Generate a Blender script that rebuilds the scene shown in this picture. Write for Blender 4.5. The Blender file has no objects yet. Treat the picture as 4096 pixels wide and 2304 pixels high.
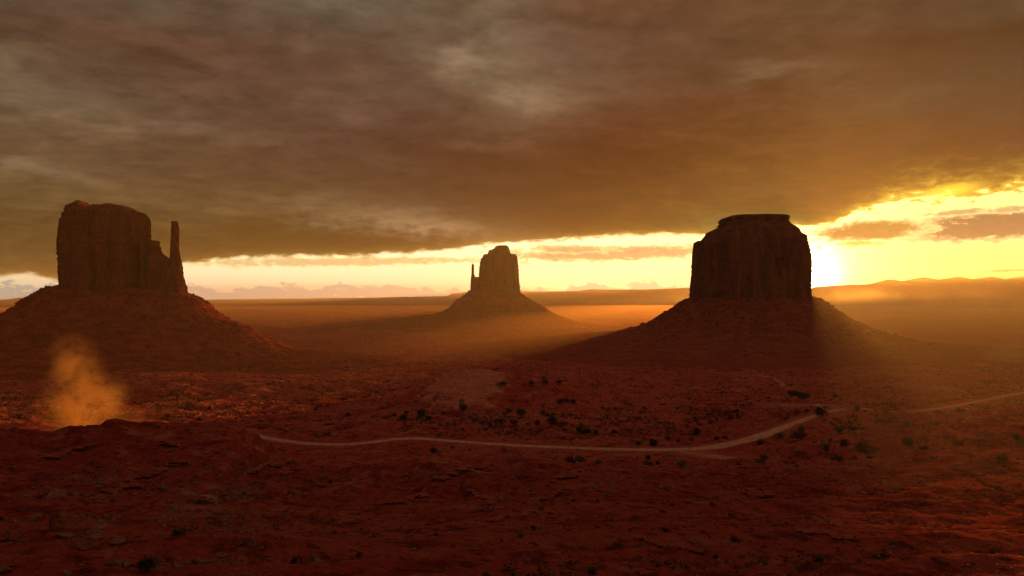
import bpy, math, random
import numpy as np
from mathutils import Vector

# ------------------------------------------------------------------ camera, sky, sun
F, CX, CY, ZC = 804.0, 512.0, 300.0, 140.0        # focal length in px at 1024 wide, horizon row, eye height over the plain
sc = bpy.context.scene
col = sc.collection
cam_d = bpy.data.cameras.new("camera")
cam_d.sensor_width = 36.0
cam_d.lens = 36.0 * F / 1024.0
cam_d.shift_y = (CY - 288.0) / 1024.0
cam_d.clip_start = 0.5
cam_d.clip_end = 200000.0
cam = bpy.data.objects.new("camera", cam_d)
col.objects.link(cam)
cam.location = (0, 0, ZC)
cam.rotation_euler = (math.radians(90), 0, 0)
sc.camera = cam

SUN_PX, SUN_ROW = 808.0, 275.5
sdir = Vector(((SUN_PX - CX) / F, 1.0, (CY - SUN_ROW) / F)).normalized()
SUN_EL = math.asin(sdir.z)
SUN_AZ = math.atan2(sdir.x, sdir.y)

sun_d = bpy.data.lights.new("sun", 'SUN')
sun_d.energy = 5.0
sun_d.angle = math.radians(0.5)
sun_d.color = (1.0, 0.40, 0.06)
sun = bpy.data.objects.new("sun", sun_d)
col.objects.link(sun)
sun.rotation_euler = (-sdir).to_track_quat('-Z', 'Y').to_euler()
sun.location = (300, 800, 900)

vs = sc.view_settings
vs.view_transform = 'Standard'
vs.look = 'None'
vs.exposure = 0.5
vs.gamma = 1.0
vs.use_curve_mapping = False
cy_ = sc.cycles
cy_.use_denoising = True
cy_.max_bounces = 4
cy_.diffuse_bounces = 2
cy_.volume_bounces = 1
cy_.transparent_max_bounces = 16
cy_.volume_step_rate = 1.0
cy_.sample_clamp_indirect = 4.0


class S:
    """A socket with arithmetic: each operation adds one Math node."""
    nt = None

    def __init__(self, s): self.s = s

    @staticmethod
    def m(op, *a, clamp=False):
        n = S.nt.nodes.new('ShaderNodeMath'); n.operation = op; n.use_clamp = clamp
        for i, v in enumerate(a):
            if isinstance(v, S): S.nt.links.new(v.s, n.inputs[i])
            else: n.inputs[i].default_value = float(v)
        return S(n.outputs[0])

    def __add__(a, b): return S.m('ADD', a, b)
    __radd__ = __add__
    def __sub__(a, b): return S.m('SUBTRACT', a, b)
    def __rsub__(a, b): return S.m('SUBTRACT', b, a)
    def __mul__(a, b): return S.m('MULTIPLY', a, b)
    __rmul__ = __mul__
    def __truediv__(a, b): return S.m('DIVIDE', a, b)
    def __neg__(a): return S.m('MULTIPLY', a, -1.0)


def clamp01(a): return S.m('ADD', a, 0.0, clamp=True)


def smooth(a, lo, hi):
    n = S.nt.nodes.new('ShaderNodeMapRange'); n.interpolation_type = 'SMOOTHSTEP'
    n.inputs[1].default_value = lo; n.inputs[2].default_value = hi
    S.nt.links.new(a.s, n.inputs[0])
    return S(n.outputs[0])


def vec(x, y, z):
    n = S.nt.nodes.new('ShaderNodeCombineXYZ')
    for i, v in enumerate((x, y, z)):
        if isinstance(v, S): S.nt.links.new(v.s, n.inputs[i])
        else: n.inputs[i].default_value = v
    return n.outputs[0]


def noise(v, scale, detail=4, rough=0.5, dist=0.0, typ='FBM'):
    n = S.nt.nodes.new('ShaderNodeTexNoise')
    n.noise_type = typ
    S.nt.links.new(v, n.inputs['Vector'])
    n.inputs['Scale'].default_value = scale
    n.inputs['Detail'].default_value = detail
    n.inputs['Roughness'].default_value = rough
    n.inputs['Distortion'].default_value = dist
    return S(n.outputs[0])


def mixc(f, a, b, mode='MIX'):
    n = S.nt.nodes.new('ShaderNodeMix'); n.data_type = 'RGBA'; n.blend_type = mode; n.clamp_factor = True
    if isinstance(f, S): S.nt.links.new(f.s, n.inputs[0])
    else: n.inputs[0].default_value = f
    for k, v in ((6, a), (7, b)):
        if isinstance(v, tuple): n.inputs[k].default_value = (*v, 1)
        else: S.nt.links.new(v, n.inputs[k])
    return n.outputs[2]


def scalec(c, f):
    """colour (tuple or socket) times scalar"""
    n = S.nt.nodes.new('ShaderNodeVectorMath'); n.operation = 'SCALE'
    if isinstance(c, tuple): n.inputs[0].default_value = c
    else: S.nt.links.new(c, n.inputs[0])
    if isinstance(f, S): S.nt.links.new(f.s, n.inputs['Scale'])
    else: n.inputs['Scale'].default_value = f
    return n.outputs[0]


def addc(a, b):
    n = S.nt.nodes.new('ShaderNodeVectorMath'); n.operation = 'ADD'
    S.nt.links.new(a, n.inputs[0]); S.nt.links.new(b, n.inputs[1])
    return n.outputs[0]


def lin(r, g, b):
    f = lambda c: (c / 255 / 12.92) if c / 255 <= 0.04045 else ((c / 255 + 0.055) / 1.055) ** 2.4
    return (f(r), f(g), f(b))


def az_of(px): return math.degrees(math.atan((px - CX) / F))
def el_of(px, row): return math.degrees(math.atan((CY - row) / F * math.cos(math.atan((px - CX) / F))))


world = bpy.data.worlds.new("World")
sc.world = world
world.use_nodes = True
nt = S.nt = world.node_tree
for n in list(nt.nodes): nt.nodes.remove(n)
tc = nt.nodes.new('ShaderNodeTexCoord')
sep = nt.nodes.new('ShaderNodeSeparateXYZ')
nt.links.new(tc.outputs['Generated'], sep.inputs[0])
dx, dy, dz = (S(sep.outputs[i]) for i in range(3))
DEG = 180 / math.pi
az = S.m('ARCTAN2', dx, dy) * DEG
el = S.m('ARCSINE', dz) * DEG
# coordinates on a flat cloud ceiling, softened towards the horizon
inv = 1.0 / (S.m('MAXIMUM', dz, 0.0) + 0.13) if False else S.m('DIVIDE', 1.0, S.m('MAXIMUM', dz, 0.0) + 0.13)
cl = vec(dx * inv, dy * inv, 0.0)
ae = vec(az, el * 2.6, 0.0)                       # flattened angular coordinates for low distant clouds
n_big = noise(cl, 1.1, 6, 0.55, 0.5)
n_mid = noise(cl, 3.0, 9, 0.60, 0.25)
n_streak = noise(vec(az, el * 4.5 + az * 0.5, 2.0), 0.10, 6, 0.6, 0.6)
n_low = noise(ae, 0.22, 6, 0.55, 0.3)
n_fine = noise(ae, 0.85, 6, 0.6, 0.3)
azw = az + (n_mid - 0.5) * 9.0
elw = el + (n_big - 0.5) * 5.0 + (n_low - 0.5) * 2.5


def blob(px, row, wpx, hpx, tilt=0.0, A=az, E=el):
    a0, e0 = az_of(px), el_of(px, row)
    wa = abs(az_of(px + wpx) - az_of(px)); he = hpx / F * DEG * 0.97
    u = (A - a0)
    v = (E - e0) - u * tilt
    d = S.m('POWER', u / wa, 2.0) + S.m('POWER', v / he, 2.0)
    return S.m('EXPONENT', -d)


# angle to the sun
dot = dx * sdir.x + dy * sdir.y + dz * sdir.z
ang = S.m('ARCCOSINE', S.m('MINIMUM', dot, 1.0)) * DEG


def fall(k): return S.m('EXPONENT', -(ang / k))


# clear sky: physical sky for low sun plus the warm low band seen in the photograph
nish = nt.nodes.new('ShaderNodeTexSky')
nish.sky_type = 'NISHITA'; nish.sun_disc = False
nish.sun_elevation = SUN_EL; nish.sun_rotation = SUN_AZ
nish.altitude = 1600; nish.air_density = 1.5; nish.dust_density = 3.0
clear = scalec(nish.outputs[0], 0.10)
band_col = mixc(smooth(el, 0.0, 1.9), lin(196, 196, 170), lin(248, 242, 205))
band_col = mixc(smooth(el, 3.0, 12.0), band_col, lin(190, 205, 200))
side = smooth(az, 5.0, 30.0)
band_col = mixc(side, band_col, lin(255, 238, 140))
clear = addc(clear, scalec(band_col, 0.98))
clear = addc(clear, scalec((1.0, 0.62, 0.05), fall(5.0) * 1.2))
clear = addc(clear, scalec((1.0, 0.84, 0.55), fall(0.50) * 50.0 + fall(2.4) * 1.2))

# low clouds in the clear band
n_cl = noise(vec(az, el * 2.2, 5.0), 1.5, 7, 0.66, 0.2)


def lowcloud(base, px, row, w, h, tilt, colr, thr=0.42, edge=0.22, opa=0.9, A=None, nn=None, k=1.2):
    b = blob(px, row, w, h, tilt) + (n_fine - 0.5) * k + (n_cl - 0.5) * 0.9
    d = smooth(b, thr, thr + edge * 1.6)
    core = smooth(b, thr + 0.05, thr + 0.55)
    rimc = scalec((1.0, 0.78, 0.30), 1.25)
    body = mixc(smooth(n_cl, 0.35, 0.65) * 0.45, colr, scalec(colr, 1.35))
    return mixc(d * opa, base, mixc(core, rimc, body))


bank_top = smooth(el, -1.0, 0.0)
n_cum = noise(vec(az + n_fine * 1.5, el * 1.4, 3.0), 0.33, 8, 0.68, 0.1)
n_cum2 = noise(vec(az, el * 2.0, 7.0), 0.9, 5, 0.6, 0.0)
# cumulus bank along the horizon, from the left to the middle
bank_h = 0.85 + (n_cum - 0.47) * 3.0 + (n_fine - 0.5) * 0.5
bank = smooth(bank_h - el, -0.02, 0.12)
bank = bank * (1.0 - smooth(az, 12.0, 20.0)) * 0.97
clear = mixc(bank, clear, lin(178, 184, 170))
clear = lowcloud(clear, 330, 262, 190, 5.5, 0.02, lin(216, 184, 122), 0.30, 0.25, 0.85)
clear = lowcloud(clear, 610, 253.5, 110, 7.5, 0.015, lin(180, 152, 108), 0.16, 0.18, 0.95)
clear = lowcloud(clear, 570, 249, 55, 5.5, 0.0, lin(196, 164, 112), 0.34, 0.18, 0.9)
clear = lowcloud(clear, 985, 226, 92, 12.5, 0.02, lin(116, 100, 76), 0.10, 0.14, 1.0, k=0.7)
clear = lowcloud(clear, 960, 212, 50, 3.5, 0.05, lin(170, 150, 105), 0.34, 0.2, 0.9)
clear = lowcloud(clear, 872, 231, 56, 9.5, 0.03, lin(146, 118, 64), 0.14, 0.16, 1.0, k=0.7)
clear = lowcloud(clear, 1010, 209, 40, 4.0, 0.03, lin(176, 160, 112), 0.42, 0.2, 0.9)
clear = lowcloud(clear, 862, 243.5, 42, 4.0, 0.0, lin(226, 186, 70), 0.45, 0.2, 0.8)
clear = lowcloud(clear, 1010, 270.5, 60, 1.8, 0.02, lin(176, 146, 92), 0.42, 0.2, 0.9)

# the overcast ceiling
GREY = lin(126, 106, 82)
BROWN = lin(102, 76, 54)
RED = lin(98, 46, 24)
OLIVE = lin(112, 80, 40)
GOLD = (0.34, 0.15, 0.022)
hi = smooth(el, 6.0, 20.0)
red_w = (blob(640, 150, 260, 60, -0.02, azw, elw) * 1.0 + blob(220, 70, 260, 22, 0.0, azw, elw) * 0.45
         + blob(860, 60, 200, 60, 0.0, azw, elw) * 0.55 + blob(360, 175, 170, 34, -0.05, azw, elw) * 0.5)
lite = (blob(500, 30, 75, 95, -0.9, azw, elw) * 0.85 + blob(30, 95, 90, 26, 0.0, azw, elw) * 0.6
        + blob(545, 95, 90, 38, 0.0, azw, elw) * 0.6 + blob(60, 5, 260, 26, 0.0, azw, elw) * 0.42
        + blob(760, 78, 75, 12, 0.0, azw, elw) * 0.5 + blob(40, 165, 70, 10, 0.0, azw, elw) * 0.5
        + blob(190, 128, 200, 9, -0.12, azw, elw) * 0.35 + blob(930, 125, 110, 22, 0.0, azw, elw) * 0.32
        + blob(1000, 40, 60, 60, 0.0, azw, elw) * 0.3)
lens = blob(420, 222, 100, 16, -0.12, az + (n_mid - 0.5) * 3, el + (n_fine - 0.5) * 2.2) * 0.75
# broad colours of the lit ceiling: one azimuth ramp for each of six elevations, warped by the cloud noise
DECK = {10: [(0.133, 0.114, 0.0788), (0.125, 0.096, 0.0593), (0.105, 0.077, 0.0493), (0.138, 0.112, 0.0720), (0.121, 0.064, 0.0366), (0.122, 0.052, 0.0263), (0.103, 0.054, 0.0280), (0.070, 0.046, 0.0290), (0.078, 0.078, 0.0555)],
        60: [(0.112, 0.059, 0.0327), (0.093, 0.044, 0.0235), (0.103, 0.049, 0.0299), (0.114, 0.069, 0.0429), (0.138, 0.092, 0.0584), (0.100, 0.043, 0.0278), (0.091, 0.050, 0.0244), (0.036, 0.019, 0.0149), (0.022, 0.014, 0.0109)],
        110: [(0.123, 0.086, 0.0500), (0.113, 0.067, 0.0380), (0.113, 0.057, 0.0350), (0.100, 0.060, 0.0398), (0.099, 0.042, 0.0262), (0.080, 0.020, 0.0111), (0.089, 0.037, 0.0186), (0.043, 0.034, 0.0227), (0.022, 0.027, 0.0209)],
        160: [(0.142, 0.085, 0.0413), (0.122, 0.069, 0.0357), (0.091, 0.045, 0.0251), (0.058, 0.024, 0.0178), (0.038, 0.010, 0.0058), (0.060, 0.013, 0.0080), (0.121, 0.052, 0.0109), (0.022, 0.010, 0.0101), (0.022, 0.010, 0.0167)],
        210: [(0.118, 0.073, 0.0262), (0.117, 0.072, 0.0279), (0.104, 0.063, 0.0247), (0.083, 0.058, 0.0330), (0.022, 0.010, 0.0089), (0.022, 0.010, 0.0062), (0.196, 0.101, 0.0242), (0.022, 0.010, 0.0050), (0.022, 0.010, 0.0050)],
        240: [(0.103, 0.063, 0.0176), (0.085, 0.048, 0.0126), (0.064, 0.037, 0.0094), (0.022, 0.019, 0.0076), (0.022, 0.010, 0.0050), (0.022, 0.010, 0.0050), (0.065, 0.118, 0.0291), (0.022, 0.010, 0.0050), (0.022, 0.010, 0.0050)]}
DPX = (0, 128, 256, 384, 512, 640, 768, 896, 1024)


def ramp(vals):
    n = S.nt.nodes.new('ShaderNodeValToRGB'); cr = n.color_ramp; cr.interpolation = 'B_SPLINE'
    S.nt.links.new(((azw + 45.0) / 90.0).s, n.inputs[0])
    while len(cr.elements) > 1: cr.elements.remove(cr.elements[-1])
    for k_, (p, v) in enumerate(zip(DPX, vals)):
        e = cr.elements[0] if k_ == 0 else cr.elements.new((az_of(p) + 45) / 90)
        e.position = (az_of(p) + 45) / 90; e.color = (*v, 1)
    return n.outputs[0]


rows_ = sorted(DECK, reverse=True)
deck = ramp(DECK[rows_[0]])
for ra, rb in zip(rows_[:-1], rows_[1:]):
    ea, eb = el_of(512, ra), el_of(512, rb)
    n_ = S.nt.nodes.new('ShaderNodeMapRange'); n_.inputs[1].default_value = ea; n_.inputs[2].default_value = eb
    S.nt.links.new(elw.s, n_.inputs[0])
    deck = mixc(S(n_.outputs[0]), deck, ramp(DECK[rb]))
lite = (blob(490, 30, 45, 80, -0.9, azw, elw) * 0.6 + blob(545, 95, 90, 25, 0.0, azw, elw) * 0.5 + blob(20, 92, 70, 18, 0.0, azw, elw) * 0.5
        + blob(770, 77, 60, 9, 0.0, azw, elw) * 0.55 + blob(30, 163, 60, 8, 0.0, azw, elw) * 0.5 + blob(190, 128, 200, 9, -0.12, azw, elw) * 0.3)
lens_ = blob(415, 224, 105, 13, -0.10, az + (n_mid - 0.5) * 3, el + (n_fine - 0.5) * 2.2) * 0.6
deck = mixc(clamp01(lite * (0.1 + n_mid * 1.2)), deck, lin(132, 114, 88))
deck = mixc(clamp01(lens_ * (0.1 + n_fine * 1.5)), deck, lin(170, 142, 104))
deck = mixc(smooth(el, 24, 50), deck, (0.235, 0.122, 0.085))
deck = mixc(smooth(ang, 60, 110) * (1.0 - smooth(el, 30, 60)), deck, (0.055, 0.033, 0.024))
n_det = noise(cl, 8.0, 8, 0.62, 0.15)
fold = S.m('ABSOLUTE', n_mid - 0.5) * 2.0
tone = 0.86 + (n_mid - 0.5) * 1.15 + fold * 0.75 + (n_det - 0.5) * 1.1 + (n_low - 0.5) * 0.5 + (n_streak - 0.5) * 0.7 + (n_fine - 0.5) * 0.25 * (1.0 - smooth(el, 5.0, 14.0))
deck = scalec(deck, S.m('MAXIMUM', tone, 0.4))

# lower edge of the ceiling, traced as azimuth against elevation
edge_pts = [(-400, 285), (-120, 283), (0, 279), (30, 277), (57, 282), (120, 275), (187, 264.5), (250, 259), (350, 256.5), (440, 252),
            (500, 245), (560, 242), (603, 237.5), (640, 236.5), (690, 236), (760, 230), (815, 226), (838, 222), (869, 211),
            (910, 203), (964, 199), (1024, 192), (1200, 176), (1600, 150)]
A0, A1, E1 = -60.0, 60.0, 16.0
cur = nt.nodes.new('ShaderNodeFloatCurve')
cm = cur.mapping; cm.use_clip = False
pts = [((az_of(p) - A0) / (A1 - A0), el_of(p, r) / E1) for p, r in edge_pts]
c0 = cm.curves[0]
c0.points[0].location = (0.0, pts[0][1]); c0.points[1].location = (1.0, pts[-1][1])
for p in pts: c0.points.new(*p)
cm.update()
nt.links.new(((az - A0) / (A1 - A0)).s, cur.inputs['Value'])
edge = S(cur.outputs[0]) * E1
right = smooth(az, 20.0, 27.0)
t = el - edge + (n_fine - 0.5) * (0.8 + right * 2.4) + (n_low - 0.5) * 0.6
mask = smooth(t, -0.06, 0.30)
rim = S.m('EXPONENT', -(S.m('MAXIMUM', t, 0.0) / (0.22 + right * 0.45)))
rim = rim * (0.55 + right * 0.6) * (0.35 + S.m('EXPONENT', -(S.m('ABSOLUTE', az - 16.0) / 22.0)))
deck = addc(deck, scalec((1.0, 0.62, 0.06), rim * 1.25))
# sunlit breaks high in the right part of the ceiling
brk = blob(950, 190, 46, 9, 0.16) * 0.9 + blob(1005, 150, 40, 7, 0.1) * 0.35 + blob(20, 277, 30, 5, 0.0) * 0.8
brk = smooth(brk + (n_fine - 0.5) * 1.5, 0.45, 0.95)
deck = addc(deck, scalec((0.95, 0.58, 0.03), brk * 0.8))
sky = mixc(mask, clear, deck)
# the sun's disc
disc = (1.0 - smooth(ang, 0.25, 0.29))
sky = addc(sky, scalec((1.0, 0.80, 0.45), disc * 40.0))
below = smooth(el, -0.8, -0.2)
sky = mixc(below, (0.10, 0.04, 0.015), sky)
bg = nt.nodes.new('ShaderNodeBackground')
nt.links.new(sky, bg.inputs[0])
bg.inputs[1].default_value = 0.72
wo = nt.nodes.new('ShaderNodeOutputWorld')
nt.links.new(bg.outputs[0], wo.inputs[0])

# ------------------------------------------------------------------ numpy noise
rng = np.random.default_rng(7)
_perm = rng.permutation(4096).astype(np.int64)
_gr = rng.normal(size=(4096, 3)); _gr /= np.linalg.norm(_gr, axis=1)[:, None]


def _h(i, j, k):
    return _perm[(_perm[(_perm[i & 4095] + j) & 4095] + k) & 4095]


def perlin(x, y, z=None):
    x = np.asarray(x, float); y = np.asarray(y, float)
    if z is None:
        xi = np.floor(x).astype(np.int64); yi = np.floor(y).astype(np.int64)
        xf = x - xi; yf = y - yi
        u = xf * xf * xf * (xf * (xf * 6 - 15) + 10); v = yf * yf * yf * (yf * (yf * 6 - 15) + 10)
        def g(a, b):
            q = _gr[_perm[(_perm[(xi + a) & 4095] + yi + b) & 4095]]
            return q[..., 0] * (xf - a) + q[..., 1] * (yf - b)
        return ((g(0, 0) * (1 - u) + g(1, 0) * u) * (1 - v) + (g(0, 1) * (1 - u) + g(1, 1) * u) * v) * 1.7
    z = np.asarray(z, float) + 0 * x
    xi = np.floor(x).astype(np.int64); yi = np.floor(y).astype(np.int64); zi = np.floor(z).astype(np.int64)
    xf = x - xi; yf = y - yi; zf = z - zi
    s = lambda t: t * t * t * (t * (t * 6 - 15) + 10)
    u, v, w = s(xf), s(yf), s(zf)
    def g(a, b, c):
        q = _gr[_h(xi + a, yi + b, zi + c)]
        return q[..., 0] * (xf - a) + q[..., 1] * (yf - b) + q[..., 2] * (zf - c)
    l = lambda a, b, t: a + (b - a) * t
    return l(l(l(g(0, 0, 0), g(1, 0, 0), u), l(g(0, 1, 0), g(1, 1, 0), u), v),
             l(l(g(0, 0, 1), g(1, 0, 1), u), l(g(0, 1, 1), g(1, 1, 1), u), v), w) * 1.7


def fbm(x, y, oct=4, gain=0.5, ridged=False):
    a, s, t = 1.0, 0.0, 0.0
    for o in range(oct):
        n = perlin(x * 2 ** o + 17.3 * o, y * 2 ** o - 9.1 * o)
        if ridged: n = 1 - 2 * np.abs(n)
        s = s + a * n; t += a; a *= gain
    return s / t


def sstep(a, b, x):
    t = np.clip((x - a) / (b - a), 0, 1)
    return t * t * (3 - 2 * t)


# ------------------------------------------------------------------ terrain height
BR = [0, 5, 15, 30, 60, 100, 150, 200, 260, 340, 420, 500, 600, 720, 1000, 1500, 2500, 4000, 8000, 60000]
BD = [1.8, 2.2, 6, 12, 21.5, 31, 41, 48.5, 57, 68, 77, 84, 92, 99, 116, 130, 139, 141, 142, 142]


def pt(px, row, Y):
    return ((px - CX) / F * Y, float(Y), ZC - (row - CY) / F * Y)


# ridges: (pixel column, row, distance) of the crest, slope towards and away from the viewer, softness
CRESTS = [
    ([(-500, 440, 270), (-60, 433, 290), (0, 431, 290), (60, 432, 290), (80, 430, 295), (100, 424.5, 300), (122, 423, 300), (133, 426, 300),
      (150, 425.5, 305), (210, 423.5, 310), (230, 426.5, 312), (245, 431.5, 316), (258, 437.5, 320), (275, 445, 325), (300, 451, 330), (340, 459, 335), (400, 470, 335), (470, 484, 335), (520, 500, 330)], 0.06, 0.55, 1.5),
    ([(-400, 386, 1000), (0, 386, 1000), (70, 386, 1000), (130, 378.5, 1050), (175, 376.5, 1060), (220, 379, 1050), (260, 381.5, 1040), (290, 382, 1040),
      (350, 379, 1070), (400, 376, 1120), (440, 370.5, 1200), (490, 366, 1280), (560, 366, 1340), (640, 374, 1400)], 0.012, 0.05, 2.0),
    ([(780, 432, 540), (805, 422, 555), (830, 414.5, 575), (880, 413, 580), (950, 414, 575), (1024, 409, 560), (1300, 405, 540)], 0.16, 0.25, 2.5),
    ([(840, 500, 300), (900, 482, 320), (959, 468, 330), (1000, 480, 320), (1050, 500, 300)], 0.22, 0.35, 3.0),
    ([(-900, 309, 5000), (190, 310.8, 5000), (250, 309.5, 5000), (330, 310.3, 5000), (400, 309.0, 5000), (440, 310.5, 5000), (530, 311.5, 5100), (640, 309.5, 5400),
      (720, 312, 5400), (850, 318, 5000), (1024, 324, 5000), (1300, 324, 5000)], 0.02, 0.12, 5.0),
    ([(-900, 306, 7200), (190, 305.6, 7200), (300, 304.8, 7200), (345, 303.8, 7200), (440, 305.2, 7200), (540, 303.2, 7200), (690, 303, 7400), (1300, 305, 7400)], 0.02, 0.12, 6.0),
    ([(230, 330, 2600), (245, 326, 2600), (258, 324.5, 2600), (272, 325.5, 2600), (290, 329, 2600)], 0.10, 0.2, 2.0),
    ([(-900, 299, 9500), (-60, 298, 9500), (0, 299.8, 9500), (10, 299, 9500), (18, 297.4, 9500), (40, 296.8, 9500), (44, 298.8, 9500), (190, 299.6, 9500),
      (300, 298.4, 9500), (380, 297.2, 9500), (448, 296.0, 9500), (451, 293.2, 9500), (461, 292.6, 9500), (465, 291.8, 9500), (520, 291, 9500), (545, 291.2, 9500),
      (580, 290.5, 9500), (591, 289.0, 9500), (612, 289.6, 9500), (640, 289.2, 9500), (690, 287.6, 9500), (702, 296, 9500), (802, 296, 9500), (813, 286.5, 9500),  # crest lowered unseen behind the right butte so the low sun clears it
      (850, 284.6, 9500), (880, 283.2, 9500), (930, 283.0, 9500), (1024, 282.0, 9500), (1500, 280, 9500)], 0.30, 0.02, 8.0),
    ([(330, 300, 12000), (345, 296.6, 12000), (362, 295.8, 12000), (380, 297, 12000), (400, 300, 12000)], 0.5, 0.3, 5.0),
    ([(820, 292, 12000), (845, 286.5, 12000), (868, 282, 12000), (890, 279, 12000), (915, 277.4, 12000), (960, 276.4, 12000), (1024, 276.2, 12000), (1500, 277, 12000)], 0.5, 0.3, 8.0),
]
# roads and pads: (points, half width, blend width)
ROAD = [(215, 427, 462), (235, 430, 456), (250, 434, 450), (275, 439.5, 440), (300, 442.8, 432), (330, 444.5, 425), (360, 443.5, 428), (395, 439.3, 438), (420, 438.6, 442),
        (450, 441, 438), (500, 444.5, 430), (560, 447.5, 424), (620, 449.5, 419), (660, 450, 417), (700, 448.3, 420), (730, 444, 430), (760, 436, 452),
        (780, 428.5, 478), (800, 421, 508), (818, 414.8, 540), (832, 410.8, 565), (850, 408.8, 600), (880, 411.5, 625), (905, 412.4, 640), (930, 409.5, 680),
        (950, 406.5, 720), (975, 402, 780), (1000, 397, 850), (1024, 392.5, 950), (1070, 385, 1150)]
SPUR = [(672, 450.2, 416), (700, 454.5, 402), (735, 459, 388), (768, 463, 376), (792, 466, 368)]
PAD = [(776, 405.2, 648), (800, 405.4, 648), (828, 405.6, 645), (838, 407, 625)]
TRAIL = [(690, 372, 1400), (745, 374, 1380), (769, 377.2, 1300), (776, 380, 1230), (781.5, 382.7, 1170), (783.5, 384.6, 1140), (780, 386.2, 1110), (786, 387.8, 1080), (800, 388.4, 1070), (830, 391, 1050)]


def road_xyz(L, n=8):
    P = np.array([pt(*q) for q in L])
    out = []
    for i in range(len(P) - 1):            # Catmull-Rom
        p0, p1, p2, p3 = P[max(i - 1, 0)], P[i], P[i + 1], P[min(i + 2, len(P) - 1)]
        for k in range(n):
            t = k / n
            out.append(0.5 * ((2 * p1) + (-p0 + p2) * t + (2 * p0 - 5 * p1 + 4 * p2 - p3) * t * t + (-p0 + 3 * p1 - 3 * p2 + p3) * t ** 3))
    out.append(P[-1])
    return np.array(out)


FLATS = [(road_xyz(ROAD, 3), 6.5, 26), (road_xyz(SPUR, 2), 9, 22), (road_xyz(PAD, 2), 11, 26), (road_xyz(TRAIL, 2), 4, 90)]


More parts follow.
